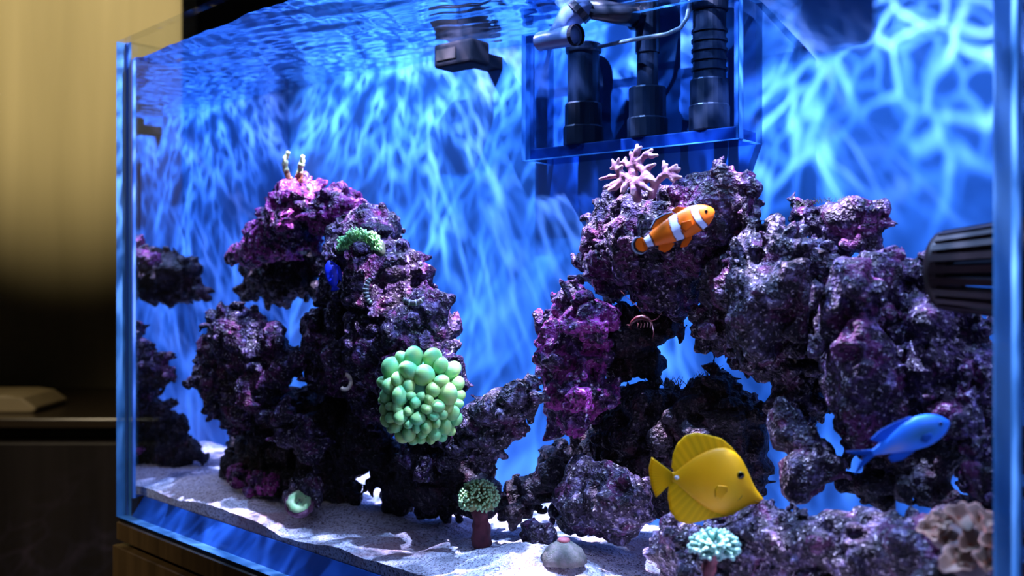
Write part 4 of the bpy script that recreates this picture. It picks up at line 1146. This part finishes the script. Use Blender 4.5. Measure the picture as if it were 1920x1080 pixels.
def puff_coral(px, py, v, rx, ry, n, tr, name, label, mstem, mtip, stalk, part_name, tilt=0.3):
    """head of stubby tentacles over a stalk; sizes in pixels"""
    c0 = at(px, py, v); m = mpp(c0)
    base = at(*stalk[0][:2], v)
    root = empty(name, base, label, 'coral')
    bl = []
    for (a_, b_) in zip(stalk, stalk[1:]):
        bl.append((np.array(at(a_[0], a_[1], v)), np.array(at(b_[0], b_[1], v)), a_[2] * m, b_[2] * m))
    organic('stalk', bl, 0.0014, 0.003, principled(name + '_stalk', (0.16, 0.035, 0.05), 0.7, varied=(160, 0.8, (0.07, 0.02, 0.03))), root, noise=(0.0022, 0.006))
    organic('core', [(np.array(c0) + np.array([rx * m * q, 0, -ry * m * 0.15]), ry * m * 0.62) for q in (-0.35, 0, 0.35)], 0.002, 0.004, mstem, root)
    V1, F1, V2, F2 = [], [], [], []
    for i in range(n):
        g = (i + 0.5) / n; ph = i * 2.399963
        cz = 1 - g * 1.55; sr = math.sqrt(max(0, 1 - cz * cz))
        d = Vector((sr * math.cos(ph), sr * math.sin(ph), cz))
        d = (d + Vector((rng.uniform(-.18, .18), rng.uniform(-.18, .18), rng.uniform(-.18, .18)))).normalized()
        r1 = rng.uniform(0.90, 1.06)
        tipp = c0 + Vector((d.x * rx, d.y * rx, d.z * ry)) * m * r1
        rootp = c0 + Vector((d.x * rx, d.y * rx, d.z * ry)) * m * 0.55
        a_, b_ = tube([rootp, rootp.lerp(tipp, 0.6), tipp], [tr * m * 0.8, tr * m * 0.75, tr * m * 0.7], 6)
        V1, F1 = merge((V1, F1), (a_, b_)) if V1 else (a_, b_)
        a_, b_ = blob(tipp, tr * m, 1)
        V2, F2 = merge((V2, F2), (a_, b_)) if V2 else (a_, b_)
    o = part(part_name, V1, F1, mstem, root, smooth=True); o['kind'] = 'stuff'
    o = part('tips', V2, F2, mtip, root, smooth=True); o['kind'] = 'stuff'
    return root
puff_coral(898, 934, 0.112, 38, 33, 380, 2.5, 'frogspawn_coral', 'small green frogspawn coral on a dark red stalk standing on the sand',
           principled('frog_stem', (0.32, 0.36, 0.12), 0.5, sss=0.2), principled('frog_tip', (0.50, 0.95, 0.42), 0.35, sss=0.2),
           [(903, 1015, 17), (903, 995, 15), (900, 960, 13), (899, 945, 18)], 'tentacles')
puff_coral(1340, 1024, 0.050, 46, 30, 130, 4.6, 'torch_coral', 'pale turquoise coral head on a short stalk in front of the long low rock',
           principled('teal_stem', (0.13, 0.36, 0.29), 0.5, sss=0.2), principled('teal_tip', (0.20, 0.50, 0.40), 0.4, sss=0.2),
           [(1328, 1095, 11), (1330, 1060, 10), (1336, 1035, 16)], 'tentacles')

# green polyp mat on the tall purple rock
def polyp_mat():
    root = None; V = []; Fc = []; v = 0.052
    c0 = at(675, 455, v); m = mpp(c0)
    root = empty('green_polyps', c0, 'patch of short bright green polyps on the tall purple rock', 'coral')
    bl = []
    pts = []
    for i in range(46):
        a = PI * (i / 45); r = 34
        pts.append((675 - 38 * math.cos(a), 470 - 30 * math.sin(a)))
    for q in range(0, 46, 5): bl.append((np.array(at(*pts[q], v + 0.012)), 9 * m))
    organic('mat', bl, 0.0018, 0.005, principled('polyp_mat', (0.03, 0.05, 0.03), 0.8), root, noise=(0.002, 0.007))
    for i in range(330):
        a = rng.uniform(0, PI); rr = rng.uniform(0.55, 1.08)
        px = 675 - 38 * math.cos(a) * rr; py = 470 - 32 * math.sin(a) * rr
        b = at(px, py, v + 0.004 + 0.014 * abs(rr - 0.9)); d = Vector((rng.uniform(-.5, .5), rng.uniform(-1, -.3), rng.uniform(.1, 1))).normalized()
        Lg = rng.uniform(7, 14) * m
        a_, b_ = tube([b, b + d * Lg * 0.6, b + d * Lg + Vector((0, 0, 1.5 * m))], [1.2 * m, 1.3 * m, 1.6 * m], 6)
        V, Fc = merge((V, Fc), (a_, b_)) if V else (a_, b_)
    o = part('tentacles', V, Fc, principled('polyp_green', (0.16, 0.62, 0.22), 0.45, sss=0.15, varied=(120, 0.7, (0.35, 0.66, 0.16))), root, smooth=True); o['kind'] = 'stuff'
polyp_mat()

# pink branching coral: traced skeleton (pixel, pixel, depth shift px, radius px)
def pink_coral():
    v = 0.155; c0 = at(1195, 362, v); m = mpp(c0)
    def Q(p): 
        w = at(p[0], p[1], v); s = 1 + p[2] * m / w.y
        return np.array([w.x * s, w.y * s, ZE + (w.z - ZE) * s])
    segs = [
        [(1195, 372, 0, 9), (1192, 345, 0, 9), (1188, 325, 2, 8), (1182, 312, 3, 7), (1190, 300, 4, 6), (1194, 286, 4, 5.5), (1195, 273, 4, 4)],
        [(1194, 286, 4, 5), (1202, 276, 3, 3.2)], [(1190, 300, 4, 5.5), (1184, 290, 6, 4), (1183, 285, 7, 3)],
        [(1182, 312, 3, 6), (1172, 304, 5, 4.5), (1173, 296, 5, 3)], [(1172, 306, 5, 4.5), (1160, 306, 6, 3.5)],
        [(1188, 312, 3, 6.5), (1200, 302, 4, 6), (1211, 290, 5, 5), (1222, 281, 5, 3.4)], [(1211, 290, 5, 4.5), (1222, 293, 4, 4.2), (1232, 291, 3, 3)],
        [(1200, 313, 2, 7), (1210, 322, 0, 6.5), (1216, 314, -1, 5), (1228, 308, -2, 3.2)], [(1210, 322, 0, 6), (1222, 334, -2, 5.5)],
        [(1184, 340, -4, 8), (1170, 330, -8, 6.5), (1160, 318, -10, 5), (1166, 312, -12, 3.5)], [(1160, 330, -8, 5), (1145, 331, -9, 4.2), (1125, 336, -10, 3.2)],
        [(1158, 318, -9, 5), (1152, 308, -9, 4), (1148, 300, -9, 3)], [(1154, 314, -9, 4.2), (1146, 316, -9, 3.2)], [(1156, 312, -9, 4), (1160, 298, -9, 3)],
        [(1165, 338, -10, 5.5), (1150, 345, -14, 4.5), (1136, 352, -16, 3.6)], [(1166, 342, -12, 5.5), (1154, 352, -16, 4.5), (1142, 357, -18, 3.4)],
        [(1176, 345, -10, 6), (1170, 352, -18, 5.2), (1167, 360, -22, 4.4)], [(1188, 348, -8, 6.5), (1188, 356, -16, 5.2), (1186, 364, -20, 4.2)],
        [(1196, 342, -6, 7), (1208, 350, -12, 5.6), (1220, 358, -16, 4)], [(1198, 338, -4, 7), (1214, 336, -9, 5), (1224, 338, -11, 3.4)],
        [(1205, 332, -6, 5), (1213, 326, -9, 3.6)],
        [(1222, 366, 0, 8), (1228, 346, 0, 6.5), (1240, 332, 0, 6), (1250, 326, 0, 6), (1260, 318, -1, 5), (1268, 310, -1, 3.4)],
        [(1250, 326, 0, 5), (1246, 314, 1, 4), (1244, 302, 2, 2.8)], [(1258, 320, 0, 4.6), (1270, 320, 2, 4), (1275, 316, 2, 2.8)],
        [(1255, 326, -2, 4.6), (1268, 332, -3, 4), (1277, 332, -4, 2.8)], [(1253, 328, -3, 4.4), (1262, 340, -6, 3.2)], [(1246, 314, 1, 3.4), (1251, 308, 1, 2.6)],
    ]
    bl = []; tips = []
    for s in segs:
        for a, b in zip(s, s[1:]): bl.append((Q(a), Q(b), a[3] * m, b[3] * m))
        tips.append(Q(s[-1]))
    tips = np.array(tips)
    def cols(V):
        d = np.full(len(V), 1e9)
        for t_ in tips: d = np.minimum(d, np.linalg.norm(V - t_, axis=1))
        k = np.clip(1 - d / (11 * m), 0, 1)[:, None]
        n_ = vnoise(V, 0.004, 1.5)[:, None] * 0.12
        return np.clip(np.array([0.27, 0.125, 0.20]) * (1 - k) + np.array([0.48, 0.34, 0.34]) * k + n_ * np.array([1, .6, .6]), 0, 1)
    o = organic('branching_coral', bl, 0.0011, 0.0022, principled('pink_coral', (0.5, 0.25, 0.3), 0.55, vcol=True, spec=0.25, bump=(700, 0.6, 0.0008)), None, cols=cols)
    tag(o, 'pinkish branching coral with pale tips on top of the arch rock', 'coral')
pink_coral()

# pale sprigs on top of the magenta rock
def sprig(skel, label, v=0.10):
    m = mpp(at(skel[0][0], skel[0][1], v)); bl = []
    for a, b in zip(skel, skel[1:]):
        bl.append((np.array(at(a[0], a[1], v)), np.array(at(b[0], b[1], v)), a[2] * m, b[2] * m))
        for _ in range(3):
            t_ = rng.random(); p = at(a[0] + (b[0] - a[0]) * t_ + rng.uniform(-4, 4), a[1] + (b[1] - a[1]) * t_ + rng.uniform(-2, 2), v - 0.002)
            bl.append((np.array(p), rng.uniform(2.6, 4.6) * m))
    y0 = at(skel[0][0], skel[0][1], v).z; y1 = at(skel[-1][0], skel[-1][1], v).z
    def cols(V):
        k = np.clip(((V[:, 2] - y0) / (y1 - y0) - 0.25) / 0.25, 0, 1)[:, None]
        g = np.clip(vnoise(V, 0.006, 3) * 0.5 + 0.5, 0, 1)[:, None]
        tipc = np.array([0.22, 0.40, 0.16]) * g + np.array([0.48, 0.48, 0.28]) * (1 - g)
        return np.array([0.22, 0.075, 0.035]) * (1 - k) + tipc * k
    o = organic('sprig_coral', bl, 0.0014, 0.0022, principled('sprig_coral', (0.6, 0.7, 0.4), 0.5, vcol=True, sss=0.1), None, cols=cols)
    tag(o, label, 'coral', 'pale sprig corals on the magenta rock')
sprig([(545, 342, 6), (538, 325, 5), (534, 308, 5), (535, 298, 4), (539, 284, 2.5)], 'taller pale green sprig coral with brown base on the magenta rock')
sprig([(562, 342, 6), (562, 326, 6), (564, 310, 5), (567, 302, 4.5), (567, 292, 2.5)], 'shorter pale green sprig coral beside the taller one, on the magenta rock')
sprig([(580, 366, 4), (581, 354, 4), (581, 347, 3)], 'tiny pale sprig stub on the magenta rock')

# green frag plug on the sand
def plug(px, py, v, rx, h, label, mbase, mtop, tilt):
    c0 = at(px, py, v); m = mpp(c0)
    root = empty('frag_plug', c0, label, 'coral', 'frag plugs on the sand')
    R = Matrix.Rotation(tilt, 3, 'X')
    V, Fc = lathe((0, 0, 0), [(rx * 0.62 * m, -h * m), (rx * 0.95 * m, -h * 0.5 * m), (rx * m, -2 * m), (rx * 0.86 * m, 3 * m), (rx * 0.5 * m, 4 * m)], 26)
    V = [c0 + R @ (v_ + v_.normalized() * rng.uniform(-1.2, 1.2) * m) for v_ in V]
    part('base', V, Fc, mbase, root, smooth=True)
    V, Fc = lathe((0, 0, 0), [(rx * 0.80 * m, 2.5 * m), (rx * 0.82 * m, 5 * m), (rx * 0.6 * m, 8.5 * m), (rx * 0.34 * m, 8 * m), (rx * 0.22 * m, 4 * m), (0.5 * m, 3.6 * m)], 26)
    V = [c0 + R @ (v_ + v_.normalized() * rng.uniform(-1.4, 1.4) * m) for v_ in V]
    part('polyp', V, Fc, mtop, root, smooth=True)
plug(561, 942, 0.058, 28, 24, 'small purple frag plug topped by a pale green polyp, on the sand', principled('plug_purple', (0.10, 0.02, 0.06), 0.7, varied=(250, 0.8, (0.32, 0.16, 0.25))),
     principled('plug_green', (0.55, 0.72, 0.38), 0.5, sss=0.2, varied=(140, 0.8, (0.22, 0.62, 0.22))), 0.9)

# cone stone with a pink polyp
c0 = at(1057, 1046, 0.105); m = mpp(c0)
root = empty('cone_coral', c0, 'low cone-shaped stone topped by a pink polyp, on the front sand', 'coral')
V, Fc = lathe(c0, [(43 * m, -8 * m), (42 * m, 4 * m), (33 * m, 16 * m), (22 * m, 26 * m), (10 * m, 32 * m)], 30)
V = [p + Vector((rng.uniform(-1, 1), rng.uniform(-1, 1), rng.uniform(-.8, .8))) * 2.0 * m for p in V]
part('stone', V, Fc, principled('cone_stone', (0.16, 0.15, 0.14), 0.75, varied=(220, 0.8, (0.08, 0.10, 0.07)), bump=(600, 0.8, 0.001)), root, smooth=True)
bl = []
for k in range(9):
    a = 2 * PI * k / 9; bl.append((np.array(c0 + Vector((8 * m * math.cos(a), 8 * m * math.sin(a), 33 * m))), 4.5 * m))
bl.append((np.array(c0 + Vector((0, 0, 31 * m))), 9 * m))
organic('polyp', bl, 0.001, 0.0015, principled('pink_polyp', (0.40, 0.13, 0.14), 0.5, sss=0.2), root)

# brown leather coral: ruffled cups
def leather():
    v = 0.048; c0 = at(1812, 1040, v); m = mpp(c0)
    root = empty('leather_coral', c0, 'brown leather coral of ruffled pale-edged cups beside the near side pane', 'coral')
    mat = principled('leather_coral', (0.5, 0.2, 0.1), 0.55, vcol=True, spec=0.25, sss=0.1)
    organic('base', [(np.array(at(1812, 1050, v + 0.02)), 42 * m), (np.array(at(1850, 1010, v + 0.03)), 40 * m), (np.array(at(1775, 1000, v + 0.03)), 34 * m)], 0.003, 0.006, principled('leather_base', (0.16, 0.12, 0.11), 0.7), root, noise=(0.002, 0.01))
    cups = [(1748, 990, 30, 24, -.5), (1772, 1005, 26, 26, -.2), (1800, 968, 34, 26, .1), (1838, 972, 32, 22, .2), (1860, 985, 34, 22, .3), (1880, 1000, 26, 26, .6),
            (1822, 1018, 32, 30, .0), (1862, 1018, 34, 26, .3), (1790, 1052, 34, 22, -.3), (1850, 1052, 30, 22, .2), (1868, 1045, 22, 18, .5), (1812, 1045, 28, 30, -.1), (1765, 975, 24, 18, -.4)]
    for i, (px, py, r, h, lean) in enumerate(cups):
        p = at(px, py, v + rng.uniform(-0.006, 0.004) + (1060 - py) * 0.00012)
        up_ = Vector((lean, -0.75, 0.75)).normalized(); x = up_.cross(Vector((0, 0, 1))).normalized(); y = x.cross(up_)
        V = []; Fc = []; C = []; n = 30; ph = rng.uniform(0, 6); nn = rng.choice([3, 4, 5])
        prof = [(0.25, -0.75, 0), (0.42, -0.45, 0), (0.72, -0.12, .35), (0.95, 0.10, .8), (1.0, 0.22, 1.0), (0.90, 0.20, 1.0), (0.62, -0.02, .6), (0.3, -0.22, .2), (0.02, -0.28, 0)]
        for j, (rr, hh, wv) in enumerate(prof):
            for k in range(n):
                a = 2 * PI * k / n
                ru = 1 + 0.20 * wv * math.sin(nn * a + ph) + 0.08 * wv * math.sin((nn + 4) * a + 2 * ph)
                V.append(p + (x * math.cos(a) + y * math.sin(a)) * (rr * r * 0.85 * m * ru) + up_ * (h * m * (hh + 0.16 * wv * math.cos(nn * a + ph * 1.7))))
                br = np.array([0.20, 0.045, 0.010]); pa = np.array([0.22, 0.14, 0.09]); pk = np.array([0.27, 0.09, 0.055])
                C.append(br if j < 3 else (pk if j in (3, 4) else (pa if j < 8 else br)))
        for j in range(len(prof) - 1):
            for k in range(n): Fc.append((j * n + k, j * n + (k + 1) % n, (j + 1) * n + (k + 1) % n, (j + 1) * n + k))
        Fc.append(tuple(range(n - 1, -1, -1))); Fc.append(tuple(range((len(prof) - 1) * n, len(prof) * n)))
        part('cup', V, Fc, mat, root, smooth=True, cols=C)
leather()

# ------------------------------------------------------------------ small animals and shells
def shell_ring(px, py, v, rx, ry, a0, a1, n, label):
    c0 = at(px, py, v); m = mpp(c0)
    root = empty('ribbed_shell', c0, label, 'shell')
    ms = principled('shell_rib', (0.24, 0.27, 0.28), 0.4); md = principled('shell_dark', (0.05, 0.05, 0.06), 0.5)
    pts = []
    for k in range(n + 1):
        a = a0 + (a1 - a0) * k / n; pts.append(c0 + Vector((rx * math.cos(a), 0, ry * math.sin(a))) * m)
    V, Fc = tube(pts, [2.5 * m + 3.0 * m * math.sin(PI * (k + .3) / (n + .6)) for k in range(n + 1)], 8); part('shell', V, Fc, md, root, smooth=True)
    for k in range(1, n, 2):
        d = (pts[k + 1] - pts[k - 1]).normalized() * 1.6 * m
        V, Fc = tube([pts[k] - d, pts[k] + d], 3.2 * m + 3.0 * m * math.sin(PI * k / n), 8); part('rib', V, Fc, ms, root, smooth=True)
shell_ring(700, 545, 0.052, 14, 24, 1.9, 4.6, 17, 'ribbed curved shell in the dark hollow of the tall purple rock')
shell_ring(775, 555, 0.056, 20, 13, 3.4, 6.2, 9, 'curled shell rim on the shoulder of the tall purple rock')
c0 = at(647, 716, 0.062); m = mpp(c0)
pts = [c0 + Vector((11 * m * math.cos(a), -2 * m, 14 * m * math.sin(a))) for a in [(-2.3 + 3.8 * k / 14) for k in range(15)]]
V, Fc = tube(pts, 4 * m, 10)
tag(part('worm_tube', V, Fc, principled('worm_tube', (0.42, 0.34, 0.22), 0.6, varied=(300, 0.7, (0.25, 0.2, 0.22))), None, smooth=True), 'small curled chalky worm tube on the tall purple rock', 'worm tube')

# shrimp under the arch
def shrimp():
    v = 0.125; c0 = at(1205, 598, v); m = mpp(c0)
    root = empty('shrimp', c0, 'small dark red shrimp with long thin feelers under the arch', 'shrimp')
    mr = principled('shrimp_red', (0.07, 0.008, 0.012), 0.4); mw = principled('shrimp_pale', (0.14, 0.05, 0.05), 0.4)
    P = [(1222, 604), (1214, 598), (1204, 595), (1194, 597), (1186, 603), (1181, 611)]
    V, Fc = tube([at(*p, v) for p in P], [1.5 * m, 4 * m, 5 * m, 4.4 * m, 3.2 * m, 1.6 * m], 10); part('body', V, Fc, mr, root, smooth=True)
    for k, (x, y) in enumerate([(1178, 614), (1183, 618), (1175, 609)]):
        V, Fc = tube([at(1182, 610, v), at(x, y, v)], [2 * m, 0.8 * m], 6); part('tail_fan', V, Fc, mr, root)
    for pts in ([(1220, 602), (1190, 570), (1172, 555), (1164, 545)], [(1222, 603), (1226, 625), (1222, 640)], [(1222, 602), (1232, 598), (1240, 588)]):
        V, Fc = tube([at(*p, v - 0.003 * i) for i, p in enumerate(pts)], [0.8 * m] + [0.6 * m] * (len(pts) - 1), 5); part('feeler', V, Fc, mr, root, smooth=True)
    for k in range(5):
        x = 1218 - k * 6
        V, Fc = tube([at(x, 601, v), at(x + 3, 608, v - .002), at(x + 1, 614, v - .003)], [0.9 * m, 0.7 * m, 0.5 * m], 5); part('walking_leg', V, Fc, mw, root)
shrimp()

# unseen box added on the lamp bar to shade part of the back pane
P_hit = bw(1562, 45, 0); lp = W(*LAMPS[2][:2], Z_WATER + LAMPS[2][2])
q_ = P_hit.lerp(lp, 0.60); hw = 0.0155
A = np.array([q_.x, q_.y]) - BD * hw; B = np.array([q_.x, q_.y]) + BD * hw
root = empty('shade_box', Vector((q_.x, q_.y, q_.z)), 'unseen dark box added above the water to shade the back pane, between the overflow box and the near side pane', 'shade box')
bevel_obj(part('body', quadbox([A, B, B - BN * 0.012, A - BN * 0.012], q_.z - 0.013, q_.z + 0.04), BOXF, M['dark_plastic'], root), 0.003)
uq = (np.array([q_.x, q_.y]) - O2) @ UX; zq = Z_WATER + 0.253
ctr = Vector((q_.x - BN[0] * 0.006, q_.y - BN[1] * 0.006, 0))
Vv, Ff = tube([ctr + Vector((0, 0, q_.z + 0.038)), ctr + Vector((0, 0, zq - 0.012)), ctr.lerp(W(uq, 0.15, 0), 0.15) + Vector((0, 0, zq)), W(uq, 0.154, zq)], 0.003, 8)
part('hanger_arm', Vv, Ff, M['dark_plastic'], root, smooth=True)

# fine algae strands on two dark edges
def strands(pts, v, n, label, ln=(10, 24)):
    V = []; Fc = []
    for i in range(n):
        k = rng.randrange(len(pts) - 1); f = rng.random()
        px = pts[k][0] + (pts[k + 1][0] - pts[k][0]) * f; py = pts[k][1] + (pts[k + 1][1] - pts[k][1]) * f
        b = at(px, py + 6, v + rng.uniform(-0.012, 0.012)); m = mpp(b); l = rng.uniform(*ln)
        dx = rng.uniform(-0.8, 0.8); cv = rng.uniform(-0.8, 0.8)
        q = [b + Vector((dx * l * t_ + cv * l * t_ * t_ * 0.6, rng.uniform(-1, 1), l * (t_ - 0.3 * abs(cv) * t_ * t_))) * m for t_ in (0, 0.35, 0.7, 1.0)]
        a_, b_ = tube(q, [0.7 * m, 0.6 * m, 0.5 * m, 0.3 * m], 4)
        V, Fc = merge((V, Fc), (a_, b_)) if V else (a_, b_)
    tag(part('algae_strands', V, Fc, principled('algae', (0.03, 0.04, 0.02), 0.7), None), label, 'algae', kind='stuff')
strands([(1215, 715), (1250, 718), (1285, 722), (1320, 705), (1345, 694)], 0.22, 60, 'fine dark algae strands along the top of the large cave rock')
strands([(1482, 385), (1520, 378), (1560, 371), (1612, 376), (1645, 394)], 0.225, 80, 'fine dark algae strands on the flat cap rock', (6, 13))
